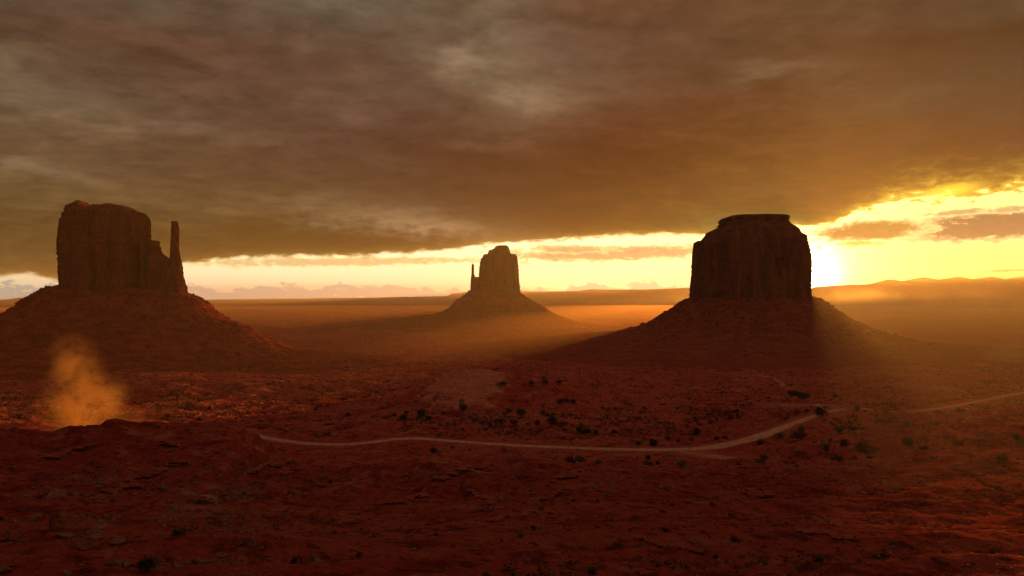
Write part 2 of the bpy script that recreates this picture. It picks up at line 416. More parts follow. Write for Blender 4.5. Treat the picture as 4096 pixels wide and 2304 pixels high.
def H0(x, y):
    x = np.asarray(x, float); y = np.asarray(y, float)
    r = np.hypot(x, y)
    q = np.maximum(y, 0.8 * r)
    q = q * (1 + 0.06 * perlin(x / 160, y / 160) * sstep(20, 300, r) * (1 - sstep(2000, 4000, r)))
    back = sstep(0.2, -0.6, y / np.maximum(r, 1))
    d = np.interp(np.log1p(q), np.log1p(BR), BD)
    d = d * (1 - 0.55 * back)
    h = ZC - d
    pxc = np.where(y > 1, CX + F * x / np.maximum(y, 1), np.where(x > 0, 9999, -9999))
    # a low domed hill of pale slickrock beyond the road
    for (cpx, cY, amp, sl, sr, sy) in ((478, 640, 33.5, 62, 120, 62), (640, 760, 15, 90, 110, 90), (760, 560, -5, 60, 60, 50), (560, 520, 5, 70, 70, 30), (1010, 400, 12, 50, 60, 60)):
        hx = (cpx - CX) / F * cY
        u = (x - hx); sg = np.where(u < 0, sl, sr)
        h = h + amp * np.exp(-np.abs(u / sg) ** 2.2 - np.abs((y - cY) / sy) ** 2.2)
    dm = ((x + 34) / 36) ** 2 + ((y - 612) / 44) ** 2
    h = h + 5.5 * np.exp(-dm ** 2 * 1.1) + 0.5 * np.exp(-dm ** 2) * np.sin(h * 2.2 + 2 * perlin(x / 20, y / 20))
    # wash and gully relief
    w = sstep(15, 120, r)
    m = 1 - sstep(1500, 3500, r)
    wx = x + 18 * perlin(x / 90 + 5, y / 90); wy = y + 18 * perlin(x / 90, y / 90 + 9)
    h = h + w * (0.35 + 0.65 * m) * 5.0 * fbm(wx / 75, wy / 75, 3) * np.minimum(1, r / 320)
    rid = fbm(wx / 42, wy / 42, 4, 0.5, True)
    h = h + w * m * 4.2 * (rid - 0.25) * np.minimum(1, 0.2 + r / 350) * sstep(-0.5, 0.4, perlin(x / 150 + 3, y / 150)) * (1 - 0.5 * sstep(500, 900, r))
    for (L, fs, bs, k) in CRESTS:
        P = np.array(L, float)
        gx = np.arange(-1000.0, 2000.0, 2.0); kk = np.hanning(9 if P[0, 2] < 600 else 5); kk /= kk.sum(); hw_ = len(kk) // 2
        gr = np.convolve(np.pad(np.interp(gx, P[:, 0], P[:, 1]), hw_, 'edge'), kk, 'valid')
        gy = np.convolve(np.pad(np.interp(gx, P[:, 0], P[:, 2]), hw_, 'edge'), kk, 'valid')
        row = np.interp(pxc, gx, gr); Yc = np.interp(pxc, gx, gy)
        zc = ZC - (row - CY) / F * Yc
        dd = y - Yc
        wob = Yc * np.where(Yc < 5500, 0.004, 0.0004) * perlin(x / (Yc * .03), y / (Yc * .03))
        if Yc.max() < 5000: wob = wob * 1.0
        b = zc - np.where(dd < 0, -dd * fs, dd * bs) + wob * (np.abs(dd) / (Yc * 0.03)).clip(0, 1)
        fade = np.where((pxc > P[-1, 0] + 40) | (pxc < P[0, 0] - 40) | (y < 5), 400.0, 0)
        if P[0, 0] > 0: fade = np.maximum(fade, np.maximum(0, P[0, 0] - pxc) * Yc * 0.0006)
        if P[-1, 0] < 1100: fade = np.maximum(fade, np.maximum(0, pxc - P[-1, 0]) * Yc * 0.0006)
        b = b - fade
        h = 0.5 * (h + b + np.sqrt((h - b) ** 2 + k * k)) - 0.5 * np.sqrt(k * k) * np.exp(-((h - b) / k / 3) ** 2)
    # rock ledges
    st = 3.4
    zz = h + 3.4 * perlin(x / 70, y / 70 + 31) + 0.05 * x
    fr = zz / st - np.floor(zz / st)
    led = (sstep(0.30, 0.62, fr) - fr) * st
    lm = (1 - sstep(700, 1100, r)) * sstep(-0.15, 0.35, perlin(x / 110 + 8, y / 110 + 2)) * sstep(30, 90, r)
    h = h + led * lm * 1.05
    # small roughness
    h = h + 0.75 * fbm(x / 10, y / 10, 4, 0.6) * (1 - sstep(900, 2000, r)) * sstep(2, 20, r)
    h = h + 1.3 * np.minimum(0, fbm(wx / 23 + 40, wy / 23, 3, 0.5, True) - 0.45) * -1.0 * 0 + 1.1 * fbm(wx / 24 + 40, wy / 24, 3, 0.55, True) * sstep(60, 250, r) * (1 - sstep(900, 1600, r))
    far = sstep(300, 900, r) * (1 - sstep(6000, 9000, r))
    h = h + far * 1.5 * fbm(x / 26, y / 26, 4, 0.6, True)
    return h


def H(x, y, dust=False):
    x = np.asarray(x, float); y = np.asarray(y, float)
    h = H0(x, y)
    sel = (y > 250) & (y < 1550)
    # the near slope drops away below the road so that it stays in view
    pr = np.array(ROAD); pxs = CX + F * x[sel] / y[sel]
    lim = ZC - (np.interp(pxs, pr[:, 0], pr[:, 1]) + 6.0 + 0.10 * np.maximum(0, 415 - y[sel]) - CY) / F * y[sel] + 2.0 * perlin(x[sel] / 30, y[sel] / 30)
    wl = (1 - sstep(398, 412, y[sel])) * sstep(256, 300, pxs) * (1 - sstep(770, 810, pxs)) * sstep(255, 300, y[sel])
    hh = h[sel]; h[sel] = hh + np.minimum(0, lim - hh) * wl
    xs, ys, hs = x[sel], y[sel], h[sel]
    ds = np.zeros(xs.shape)
    for (P, hw, bl) in FLATS:
        best = np.full(xs.shape, 1e9); bz = np.zeros(xs.shape)
        lo = P.min(0) - hw - bl; hi_ = P.max(0) + hw + bl
        ix = np.where((xs > lo[0]) & (xs < hi_[0]) & (ys > lo[1]) & (ys < hi_[1]))[0]
        X, Y = xs[ix], ys[ix]; B = np.full(X.shape, 1e9); Z = np.zeros(X.shape)
        for i in range(len(P) - 1):
            a, b = P[i], P[i + 1]; ab = b[:2] - a[:2]; L2 = (ab ** 2).sum()
            t = np.clip(((X - a[0]) * ab[0] + (Y - a[1]) * ab[1]) / L2, 0, 1)
            d = np.hypot(X - a[0] - t * ab[0], Y - a[1] - t * ab[1])
            m = d < B
            B = np.where(m, d, B); Z = np.where(m, a[2] + t * (b[2] - a[2]), Z)
        wgt = 1 - sstep(hw, hw + bl, B)
        hs[ix] = hs[ix] * (1 - wgt) + Z * wgt
        ds[ix] = np.maximum(ds[ix], (1 - sstep(hw * 0.35, hw * 1.5, B)) * (0.9 if bl < 60 else 0.6))
    h = h.copy(); h[sel] = hs
    if dust:
        D = np.zeros(h.shape); D[sel] = ds
        return h, D
    return h


# ------------------------------------------------------------------ mesh helpers
def mesh_np(name, V, faces, mat, parent=None, smooth_=True):
    me = bpy.data.meshes.new(name)
    V = np.asarray(V, np.float32)
    f4 = np.asarray(faces, np.int32)
    n, k = f4.shape
    me.vertices.add(len(V)); me.vertices.foreach_set('co', V.ravel())
    me.loops.add(n * k); me.loops.foreach_set('vertex_index', f4.ravel())
    me.polygons.add(n)
    me.polygons.foreach_set('loop_start', np.arange(0, n * k, k, dtype=np.int32))
    me.polygons.foreach_set('loop_total', np.full(n, k, np.int32))
    me.polygons.foreach_set('use_smooth', np.full(n, smooth_, bool))
    me.update(calc_edges=True)
    if mat: me.materials.append(mat)
    o = bpy.data.objects.new(name, me)
    col.objects.link(o)
    if parent: o.parent = parent
    return o


def grid_faces(nu, nv, wrap=False):
    """vertices indexed i*nv+j, i<nu, j<nv; wrap joins the last i to the first"""
    i = np.arange(nu if wrap else nu - 1); j = np.arange(nv - 1)
    I, J = np.meshgrid(i, j, indexing='ij')
    I2 = (I + 1) % nu
    return np.stack([I * nv + J, I2 * nv + J, I2 * nv + J + 1, I * nv + J + 1], -1).reshape(-1, 4)


def tag(o, label=None, cat=None, group=None, kind=None):
    if label: o['label'] = label
    if cat: o['category'] = cat
    if group: o['group'] = group
    if kind: o['kind'] = kind
    return o


def empty(name, loc=(0, 0, 0), rz=0.0):
    o = bpy.data.objects.new(name, None); col.objects.link(o)
    o.location = loc; o.rotation_euler = (0, 0, rz)
    return o


def mat_new(name):
    m = bpy.data.materials.new(name); m.use_nodes = True
    S.nt = m.node_tree
    b = m.node_tree.nodes['Principled BSDF']
    b.inputs['Specular IOR Level'].default_value = 0.0
    b.inputs['Roughness'].default_value = 0.9
    return m, b


def bump(b, hgt, strength, dist):
    n = S.nt.nodes.new('ShaderNodeBump')
    n.inputs['Strength'].default_value = strength; n.inputs['Distance'].default_value = dist
    S.nt.links.new(hgt.s, n.inputs['Height']); S.nt.links.new(n.outputs[0], b.inputs['Normal'])


def objco():
    n = S.nt.nodes.new('ShaderNodeTexCoord')
    return n.outputs['Object']


def sepx(v):
    n = S.nt.nodes.new('ShaderNodeSeparateXYZ'); S.nt.links.new(v, n.inputs[0])
    return [S(n.outputs[i]) for i in range(3)]


def mat_ground():
    m, b = mat_new('red_desert_soil')
    o = objco()
    n1 = noise(o, 0.012, 5, 0.6, 0.6)
    n2 = noise(o, 0.085, 6, 0.62, 0.4)
    n3 = noise(o, 0.42, 5, 0.65)
    n4 = noise(o, 1.9, 4, 0.7)
    c = mixc(smooth(n1, 0.40, 0.62), (0.46, 0.066, 0.042), (0.52, 0.105, 0.064))
    c = mixc(smooth(n2, 0.54, 0.66) * 0.75, c, (0.60, 0.21, 0.14))
    c = mixc(smooth(n2, 0.47, 0.36) * 0.75, c, (0.17, 0.026, 0.018))
    c = mixc(smooth(n3, 0.54, 0.62) * 0.8, c, (0.095, 0.030, 0.018))
    c = mixc(smooth(n3, 0.45, 0.38) * 0.5, c, (0.62, 0.19, 0.12))
    c = mixc(smooth(n4, 0.60, 0.68) * 0.6, c, (0.52, 0.22, 0.15))
    c = mixc(smooth(n4, 0.42, 0.34) * 0.55, c, (0.08, 0.022, 0.014))
    # colour mixed darker on the near slope, clearing with distance, edge broken by noise
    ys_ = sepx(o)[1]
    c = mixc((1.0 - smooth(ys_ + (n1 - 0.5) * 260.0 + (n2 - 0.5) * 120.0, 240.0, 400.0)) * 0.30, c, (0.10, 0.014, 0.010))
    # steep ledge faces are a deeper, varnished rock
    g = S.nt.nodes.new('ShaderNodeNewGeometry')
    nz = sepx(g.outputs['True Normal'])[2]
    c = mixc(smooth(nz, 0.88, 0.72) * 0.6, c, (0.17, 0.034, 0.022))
    # bare pale slickrock on the dome beyond the road, then dust thrown off the wheel tracks
    x, y, z = sepx(o)
    d = S.m('POWER', (x + 36.0) / 38.0, 2.0) + S.m('POWER', (y - 612.0) / 46.0, 2.0)
    rockm = smooth(1.0 - d + (n2 - 0.5) * 1.9 + (n3 - 0.5) * 1.2, 0.05, 0.50)
    st = noise(vec(x * 0.03, y * 0.12, z * 0.5), 0.9, 5, 0.6, 1.5)
    c = mixc(rockm, c, mixc(smooth(n3 * 0.5 + st * 0.5, 0.40, 0.62), (0.56, 0.165, 0.098), (0.78, 0.300, 0.190)))
    a = S.nt.nodes.new('ShaderNodeAttribute'); a.attribute_name = 'dust'
    dust = S(a.outputs['Fac'])
    c = mixc(clamp01(dust * (0.25 + n3 * 1.3)), c, (0.42, 0.165, 0.10))
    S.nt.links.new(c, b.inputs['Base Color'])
    bump(b, n3 * 1.1 + n4 * 0.5 + n2 * 2.0, 1.0, 1.8)
    return m


def mat_rock(name, base, dark, pale, vert=True, scale=1.0):
    m, b = mat_new(name)
    o = objco()
    x, y, z = sepx(o)
    vv = vec(x, y, z * (0.12 if vert else 1.0))
    n1 = noise(vv, 0.045 * scale, 6, 0.62, 0.3)
    n2 = noise(vv, 0.30 * scale, 5, 0.62)
    st = noise(vec(x * 0.02, y * 0.02, z), 0.30 * scale, 5, 0.6)
    c = mixc(smooth(n1, 0.38, 0.62), dark, base)
    c = mixc(smooth(n2, 0.5, 0.72) * 0.7, c, pale)
    c = mixc(smooth(st, 0.52, 0.64) * 0.5, c, dark)
    S.nt.links.new(c, b.inputs['Base Color'])
    bump(b, n1 * 6.0 + n2 * 2.4 + st * (0.7 if vert else 1.6), 0.9, 1.0)
    return m


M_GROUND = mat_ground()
M_CLIFF = mat_rock('red_sandstone_cliff', (0.24, 0.064, 0.034), (0.12, 0.030, 0.018), (0.31, 0.100, 0.056))
M_TALUS = mat_rock('red_shale_talus', (0.34, 0.066, 0.036), (0.19, 0.036, 0.020), (0.44, 0.125, 0.075), False)
M_BOULDER = mat_rock('sandstone_boulder', (0.62, 0.31, 0.21), (0.40, 0.17, 0.11), (0.74, 0.48, 0.37), False, 14.0)
M_BOULDER_RED = mat_rock('red_boulder', (0.56, 0.19, 0.11), (0.36, 0.11, 0.065), (0.62, 0.30, 0.20), False, 14.0)


def mat_simple(name, c1, c2, sc_=1.0, rough=0.9, spec=0.0, bd=0.0):
    m, b = mat_new(name)
    n = noise(objco(), sc_, 4, 0.6)
    S.nt.links.new(mixc(smooth(n, 0.35, 0.65), c1, c2), b.inputs['Base Color'])
    b.inputs['Roughness'].default_value = rough; b.inputs['Specular IOR Level'].default_value = spec
    if bd: bump(b, n, 0.8, bd)
    return m


M_ROAD = mat_simple('packed_dirt', (0.46, 0.20, 0.13), (0.64, 0.35, 0.24), 0.35, 0.9, 0.0, 0.3)
M_SOIL = mat_simple('trampled_soil', (0.40, 0.135, 0.085), (0.50, 0.20, 0.13), 0.2, 0.9, 0.0, 0.4)
M_SLICK = mat_simple('pale_slickrock', (0.52, 0.24, 0.14), (0.62, 0.33, 0.21), 0.10, 0.85, 0.2, 0.8)
M_LEAF = mat_simple('shrub_foliage', (0.040, 0.042, 0.018), (0.075, 0.072, 0.032), 2.0)
M_LEAF2 = mat_simple('sage_foliage', (0.13, 0.11, 0.065), (0.19, 0.15, 0.09), 2.0)
M_WOOD = mat_simple('juniper_bark', (0.10, 0.06, 0.04), (0.16, 0.10, 0.07), 8.0)

# ------------------------------------------------------------------ ground sheet
def terrain():
    # azimuth columns: fine across the view, coarse elsewhere
    fine = np.radians(np.linspace(-42, 42, 1150))
    rest = np.radians(np.concatenate([np.linspace(-180, -43, 90), np.linspace(43, 179, 90)]))
    a = np.sort(np.concatenate([fine, rest]))
    rr = [0.5]
    while rr[-1] < 14500:
        r = rr[-1]
        if r < 30: f = 1.06
        elif r < 55: f = 1.02
        elif r < 1400: f = 1.0062
        elif r < 3000: f = 1.010
        elif r < 20000: f = 1.018
        else: f = 1.06
        rr.append(r * f)
    rr = np.array(rr)
    A, R = np.meshgrid(a, rr, indexing='ij')
    X = R * np.sin(A); Y = R * np.cos(A)
    # keep detail lines off a perfect polar lattice
    Z, D = H(X.ravel(), Y.ravel(), True)
    Z = Z.reshape(X.shape)
    V = np.stack([X, Y, Z], -1).reshape(-1, 3)
    f = grid_faces(len(a), len(rr), True)
    c = np.arange(len(a)); f = f[:, ::-1]
    V = np.vstack([V, [[0, 0, float(H(np.array([0.1]), np.array([0.1]))[0])]]])
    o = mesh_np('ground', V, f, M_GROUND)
    at = o.data.attributes.new('dust', 'FLOAT', 'POINT')
    at.data.foreach_set('value', np.append(D, 0).astype(np.float32))
    tag(o, kind='structure')
    return o


terrain()


def ground_z(x, y): return H(np.atleast_1d(x), np.atleast_1d(y))


_q = np.concatenate([np.linspace(25, 400, 700), np.linspace(401, 2000, 1300)])


def ground_at(px, row):
    """where the sight line through a place in the view meets the terrain"""
    tx = (px - CX) / F; tz = (row - CY) / F
    h = H(tx * _q, _q)
    zl = ZC - tz * _q
    hit = np.where(h >= zl)[0]
    hit = hit[hit > 3]
    if not len(hit): return None
    i = hit[0]
    return (tx * _q[i], _q[i], h[i])


# ------------------------------------------------------------------ roads
def ribbon(name, L, hw, mat, n=8, lift=0.34, cross=5):
    P = road_xyz(L, n)
    T = np.gradient(P, axis=0); T[:, 2] = 0; T /= np.linalg.norm(T, axis=1)[:, None]
    N = np.stack([-T[:, 1], T[:, 0]], -1)
    wv = hw * (1 + 0.7 * np.exp(-((CX + F * P[:, 0] / P[:, 1] - 715) / 60) ** 2)) * np.minimum(1, 0.25 + np.minimum(np.arange(len(P)), np.arange(len(P))[::-1]) / 8) * (1 + 0.3 * perlin(np.arange(len(P)) * 0.23, np.zeros(len(P)) + 4.2))
    u = np.linspace(-1, 1, cross)
    X = P[:, 0][:, None] + N[:, 0][:, None] * u * wv[:, None]
    Y = P[:, 1][:, None] + N[:, 1][:, None] * u * wv[:, None]
    Z = H(X.ravel(), Y.ravel()).reshape(X.shape) + lift
    Z[:, 0] -= lift * 1.6; Z[:, -1] -= lift * 1.6
    V = np.stack([X, Y, Z], -1).reshape(-1, 3)
    o = mesh_np(name, V, grid_faces(len(P), cross)[:, ::-1], mat)
    tag(o, kind='structure')
    return o


ribbon('dirt_road', ROAD, 3.4, M_ROAD)
ribbon('road_pullout', SPUR, 3.2, M_SOIL, lift=0.25)
ribbon('parking_area', PAD, 5.0, M_SOIL, lift=0.25)
ribbon('footpath', TRAIL[1:-1], 1.5, M_ROAD, lift=0.4)


# ------------------------------------------------------------------ buttes
def loft(prof, Y0, half_depth, seed, n=420, dz=1.6, flute=2.4, power=0.55, cell=11.0, yoff=0.0, topnoise=1.2, depth_taper=0.0):
    """A rock block: prof = [(row, px left, px right)] from the top down; returns verts, faces."""
    P = np.array(prof, float)
    zs = ZC - (P[:, 0] - CY) / F * (Y0 + yoff - 0.75 * half_depth * (P[:, 0] < CY))
    xl = (P[:, 1] - CX) / F * Y0; xr = (P[:, 2] - CX) / F * Y0
    ztop, zbot = zs[0], zs[-1]
    z = np.linspace(zbot, ztop, max(6, int((ztop - zbot) / dz)))
    XL = np.interp(z, zs[::-1], xl[::-1]); XR = np.interp(z, zs[::-1], xr[::-1])
    th = np.linspace(0, 2 * np.pi, 4000, endpoint=False)
    ux = np.sign(np.cos(th)) * np.abs(np.cos(th)) ** power; uy = np.sign(np.sin(th)) * np.abs(np.sin(th)) ** power
    am = (XR - XL).mean() / 2
    d = np.hypot(np.diff(np.append(ux, ux[0])) * am, np.diff(np.append(uy, uy[0])) * half_depth)
    L = np.concatenate([[0], np.cumsum(d)])
    tt = np.interp(np.linspace(0, L[-1], n, endpoint=False), L, np.append(th, 2 * np.pi))
    ux = np.sign(np.cos(tt)) * np.abs(np.cos(tt)) ** power; uy = np.sign(np.sin(tt)) * np.abs(np.sin(tt)) ** power
    ft = (z - zbot) / (ztop - zbot)
    nx, ny = ux / np.hypot(ux, uy), uy / np.hypot(ux, uy)
    s = seed * 13.7
    WL, WR = XL.copy(), XR.copy()                     # wanted half-outlines as seen from the viewpoint
    tl, tr = WL / Y0, WR / Y0
    kern = np.ones(9) / 9
    for it in range(4):
        c = (XL + XR) / 2; a = np.maximum((XR - XL) / 2, 1.0)
        b = half_depth * (1 - depth_taper * ft) * (0.4 + 0.6 * a / a.max())
        X = c[None, :] + ux[:, None] * a[None, :]; Yy = Y0 + yoff + uy[:, None] * b[None, :]
        Z = np.repeat(z[None, :], n, 0)
        wx_ = X + cell * 1.6 * perlin(X / (cell * 2.6), Yy / (cell * 2.6) + s); fa = np.clip(0.75 + 1.1 * perlin(X / (cell * 4) + s, Yy / (cell * 4), Z / (cell * 5)), 0.15, 2)
        c1 = perlin(wx_ / cell + s, Yy / cell, Z / (cell * 9)) * fa
        c2 = perlin(X / (cell * .42) + s, Yy / (cell * .42) + 3, Z / (cell * 3))
        c3 = perlin(X / (cell * 3.2) + s, Yy / (cell * 3.2) + 7, Z / (cell * 8))
        led = perlin(X / (cell * 7) + s, Yy / (cell * 14), Z / 6.5) + 0.7 * perlin(X / (cell * 3), Yy / (cell * 3) + s, Z / 2.6)
        off = flute * (-1.5 * np.abs(c1) ** 0.7 + 0.5 * c2 + 1.6 * c3 + 0.26 * led + 0.40 * perlin(X / 4.2, Yy / 4.2, Z / 9.0) + 0.9 * (sstep(0.05, 0.22, perlin(X / (cell * 1.7) + 3, Yy / (cell * 1.7), Z / (cell * 2.2) + s)) - 0.5) + 0.45)
        X = X + nx[:, None] * off; Yy = Yy + ny[:, None] * off
        if it == 3: break
        q = X / Yy
        el_ = np.convolve(np.pad(tl - q.min(0), 4, 'edge'), kern, 'valid') * Y0
        er_ = np.convolve(np.pad(tr - q.max(0), 4, 'edge'), kern, 'valid') * Y0
        XL = XL + el_; XR = XR + er_
    # cap rings
    rings = [(X, Yy, Z)]
    xt, yt = X[:, -1], Yy[:, -1]
    cx_, cy2 = xt.mean(), yt.mean()
    for k in (0.97, 0.9, 0.75, 0.55, 0.3, 0.08):
        xx = cx_ + (xt - cx_) * k; yy = cy2 + (yt - cy2) * k
        zz = ztop + topnoise * (1 - k) ** 0.5 * (0.4 + perlin(xx / 9 + s, yy / 9))
        rings.append((xx[:, None], yy[:, None], zz[:, None]))
    X = np.concatenate([q[0] for q in rings], 1); Yy = np.concatenate([q[1] for q in rings], 1); Z = np.concatenate([q[2] for q in rings], 1)
    nv = X.shape[1]
    V = np.stack([X, Yy, Z], -1).reshape(-1, 3)
    V = np.vstack([V, [[cx_, cy2, ztop + topnoise * 0.4]]])
    f = grid_faces(n, nv, True)
    last = len(V) - 1
    i = np.arange(n)
    cap = np.stack([i * nv + nv - 1, ((i + 1) % n) * nv + nv - 1, np.full(n, last), np.full(n, last)], -1)
    return V, f, cap


def build_lofts(name, lofts, mat, parent):
    Vs, Fs, base = [], [], 0
    for L in lofts:
        V, f, cap = L
        Fs.append(f + base)
        c3 = cap[:, :3] + base
        Fs.append(np.stack([c3[:, 0], c3[:, 1], c3[:, 2], c3[:, 2]], -1))
        Vs.append(V); base += len(V)
    V = np.vstack(Vs); Fq = np.vstack(Fs)
    me = bpy.data.meshes.new(name)
    quads = [tuple(q) if q[2] != q[3] else (q[0], q[1], q[2]) for q in Fq.tolist()]
    me.from_pydata(V.tolist(), [], quads)
    me.polygons.foreach_set('use_smooth', np.full(len(quads), True))
    me.materials.append(mat)
    me.update()
    o = bpy.data.objects.new(name, me); col.objects.link(o)
    loc = parent.location
    o.parent = parent
    o.location = (-loc[0], -loc[1], -loc[2])
    return o


def talus(name, parent, Y0, hd, xl, xr, left, right, smax, seed, nt_=620, ns=190, ledge=9.0, floor=0.0):
    """apron of fallen rock round a cliff; left/right = [(px,row)] silhouettes from the cliff's foot outwards"""
    def prof(L, px0):
        P = np.array(L, float)
        s = np.abs(P[:, 0] - px0) / F * Y0; z = ZC - (P[:, 1] - CY) / F * Y0
        return s, z
    sl, zl = prof(left, left[0][0]); sr, zr = prof(right, right[0][0])
    X0, X1 = (xl - CX) / F * Y0, (xr - CX) / F * Y0
    a, c = (X1 - X0) / 2, (X0 + X1) / 2
    th = np.linspace(0, 2 * np.pi, nt_, endpoint=False)
    sv = np.concatenate([[-22, -10], np.linspace(0, 1, ns) ** 1.45 * smax])
    TH, SV = np.meshgrid(th, sv, indexing='ij')
    p = 0.6 + 0.4 * np.clip(SV / 90, 0, 1)
    ux = np.sign(np.cos(TH)) * np.abs(np.cos(TH)) ** p; uy = np.sign(np.sin(TH)) * np.abs(np.sin(TH)) ** p
    X = c + ux * (a + SV); Y = Y0 + uy * (hd + SV)
    w = (1 + np.cos(TH)) / 2
    w = w * w * (3 - 2 * w)
    sn = SV * (1 + 0.07 * np.sin(TH) ** 2 * perlin(TH * 0 + np.cos(TH) * 2.5 + seed, np.sin(TH) * 2.5))
    zL = np.interp(sn, sl, zl); zR = np.interp(sn, sr, zr)
    Z = zL * (1 - w) + zR * w
    Z = Z + np.where(SV < 0, -SV * 0.35, 0)
    fl = Z - floor
    am = np.clip(fl / 40, 0, 1)
    edge = np.clip(SV / 18, 0, 1)
    gul = fbm(X / 34 + seed, Y / 34, 4, 0.55, True)
    Z = Z + am * edge * (3.4 * gul - 1.2)
    zz = Z + 2.2 * perlin(X / 90, Y / 90 + seed)
    fr = zz / ledge - np.floor(zz / ledge)
    lm = sstep(-0.25, 0.2, perlin(X / 130 + seed * 3, np.round(zz / ledge) * 1.7))
    Z = Z + (sstep(0.34, 0.60, fr) - fr) * ledge * 0.62 * am * lm * edge
    Z = Z + 1.1 * fbm(X / 8, Y / 8, 3, 0.6) * np.clip(fl / 15, 0.15, 1)
    Z = Z - sstep(smax * 0.9, smax, SV) * 14
    V = np.stack([X, Y, Z], -1).reshape(-1, 3)
    V -= np.array(parent.location)
    return mesh_np(name, V, grid_faces(nt_, len(sv), True), M_TALUS, parent)


def butte(px, row, Y, label):
    e = empty('butte', pt(px, row, Y))
    tag(e, label, 'butte', 'sandstone buttes on the desert plain')
    return e


# left butte with the tall thumb on its right
Y1 = 1500
b1 = butte(120, 365, Y1, 'wide flat-topped butte on the left with a tall thin spire at its right shoulder')
L1 = [
    loft([(209, 64, 146.5), (212, 61.8, 149.5), (216, 61, 150.6), (219.7, 58.6, 151), (229, 57.7, 151.2), (242.6, 56.2, 151.8), (252, 56.4, 153), (259.5, 57.4, 153.5),
          (271.6, 57.4, 154), (287.3, 58.6, 155), (300, 59, 156)], Y1, 74, 1, n=560, flute=3.4, cell=15),
    loft([(203.8, 90, 131), (205.4, 88, 134.5), (207.6, 66, 138), (210, 63.8, 147)], Y1, 55, 2, dz=0.9, flute=1.6),
    loft([(199.3, 75.5, 87.5), (201, 74, 89), (203, 70, 91.5), (205, 65.5, 93), (209, 63.5, 96)], Y1, 40, 3, n=200, dz=0.8, flute=1.5),
    loft([(202.8, 104, 119), (204.5, 101, 130), (206, 99, 133)], Y1, 38, 4, n=200, dz=0.8, flute=1.0),
    loft([(238.5, 146, 153.2), (247, 145, 154.4), (270, 144, 158), (300, 144, 160)], Y1, 44, 5, n=220, flute=1.8, yoff=-8),
    loft([(246, 155.5, 160.6), (248.6, 150, 162), (252, 148, 162.6), (255.6, 145, 168), (258.5, 145, 173), (272, 145, 180), (300, 145, 184)], Y1, 40, 6, n=300, flute=2.0, yoff=-4),
    loft([(259.3, 172, 181.6), (266, 170, 182.8), (276, 168, 184), (284, 166, 186.2), (288, 165, 187.8), (300, 160, 189)], Y1, 34, 7, n=260, flute=1.6, yoff=4),
]
build_lofts('cliff', L1, M_CLIFF, b1)
build_lofts('spire', [loft([(220.9, 171.9, 177.8), (222, 171.1, 178.3), (226, 171.0, 178.8), (228, 170.8, 179.6), (236, 170.7, 179.4), (243, 170.3, 179.2), (250, 170.0, 179.2), (258, 169.8, 180.8), (275, 169.5, 182), (298, 168, 185)],
                           Y1, 11, 8, n=170, dz=0.8, flute=1.7, cell=6)], M_CLIFF, b1)
talus('talus_slope', b1, Y1, 74, 58.6, 188.4,
      [(58.6, 287.3), (48.3, 291.5), (42.3, 295.8), (29.5, 302), (28.4, 305.6), (15.7, 312.7), (7.2, 316.3), (0, 320), (-40, 337), (-90, 352), (-150, 364), (-230, 374), (-330, 380)],
      [(188.4, 294.6), (195.6, 298.8), (206.5, 305.4), (207.8, 308.6), (217.4, 315.7), (225, 320), (246, 328.5), (262, 337), (278, 345), (298, 352), (340, 359), (420, 367), (500, 374)], 640, 1.0)

# middle butte with the thin thumb on its left
Y2 = 3300
b2 = butte(498, 335, Y2, 'small distant butte in the middle with a thin short thumb on its left')
L2 = [
    loft([(253.8, 484, 516.4), (256, 482.5, 517.3), (259.2, 480.6, 517.6), (262.4, 480, 518), (267.7, 479.2, 518.7), (276.2, 478.7, 519), (279, 477.6, 519.1), (286, 476, 520), (297, 474, 521)], Y2, 80, 11, n=420, dz=2.2, flute=3.0, cell=18),
    loft([(249.8, 489, 509.8), (252, 488.2, 510.4), (255, 487, 512)], Y2, 50, 12, n=220, dz=1.5, flute=2.2),
    loft([(245.2, 498, 507), (246, 495.4, 508.2), (248, 494.2, 509.2), (251, 489, 510)], Y2, 40, 13, n=220, dz=1.3, flute=1.8),
    loft([(277, 473.8, 480), (279, 471.2, 485), (288, 470.6, 490), (297, 469.5, 490)], Y2, 34, 14, n=200, dz=2.0, flute=2.0),
]
build_lofts('cliff', L2, M_CLIFF, b2)
build_lofts('spire', [loft([(263.9, 472.2, 473.3), (265.2, 471.6, 474.1), (273, 471.4, 474.0), (276, 471.2, 474.9), (279, 470.7, 476), (294, 470, 478)], Y2, 10, 15, n=90, dz=1.6, flute=1.1, cell=9)], M_CLIFF, b2)
talus('talus_slope', b2, Y2, 80, 470, 520.6,
      [(470, 291), (464, 295.5), (459.8, 298.7), (454.3, 301.3), (451.5, 305.5), (446, 310.2), (439.5, 313.4), (432, 314.9), (416, 316.4), (400, 318.2), (360, 321.5), (300, 326), (250, 330), (180, 333)],
      [(520.6, 293.3), (528, 298.7), (543, 306.7), (553.7, 313.6), (570.8, 320), (581.5, 323), (600, 325.5), (650, 328), (720, 331), (800, 334)], 1050, 2.0, ns=170)

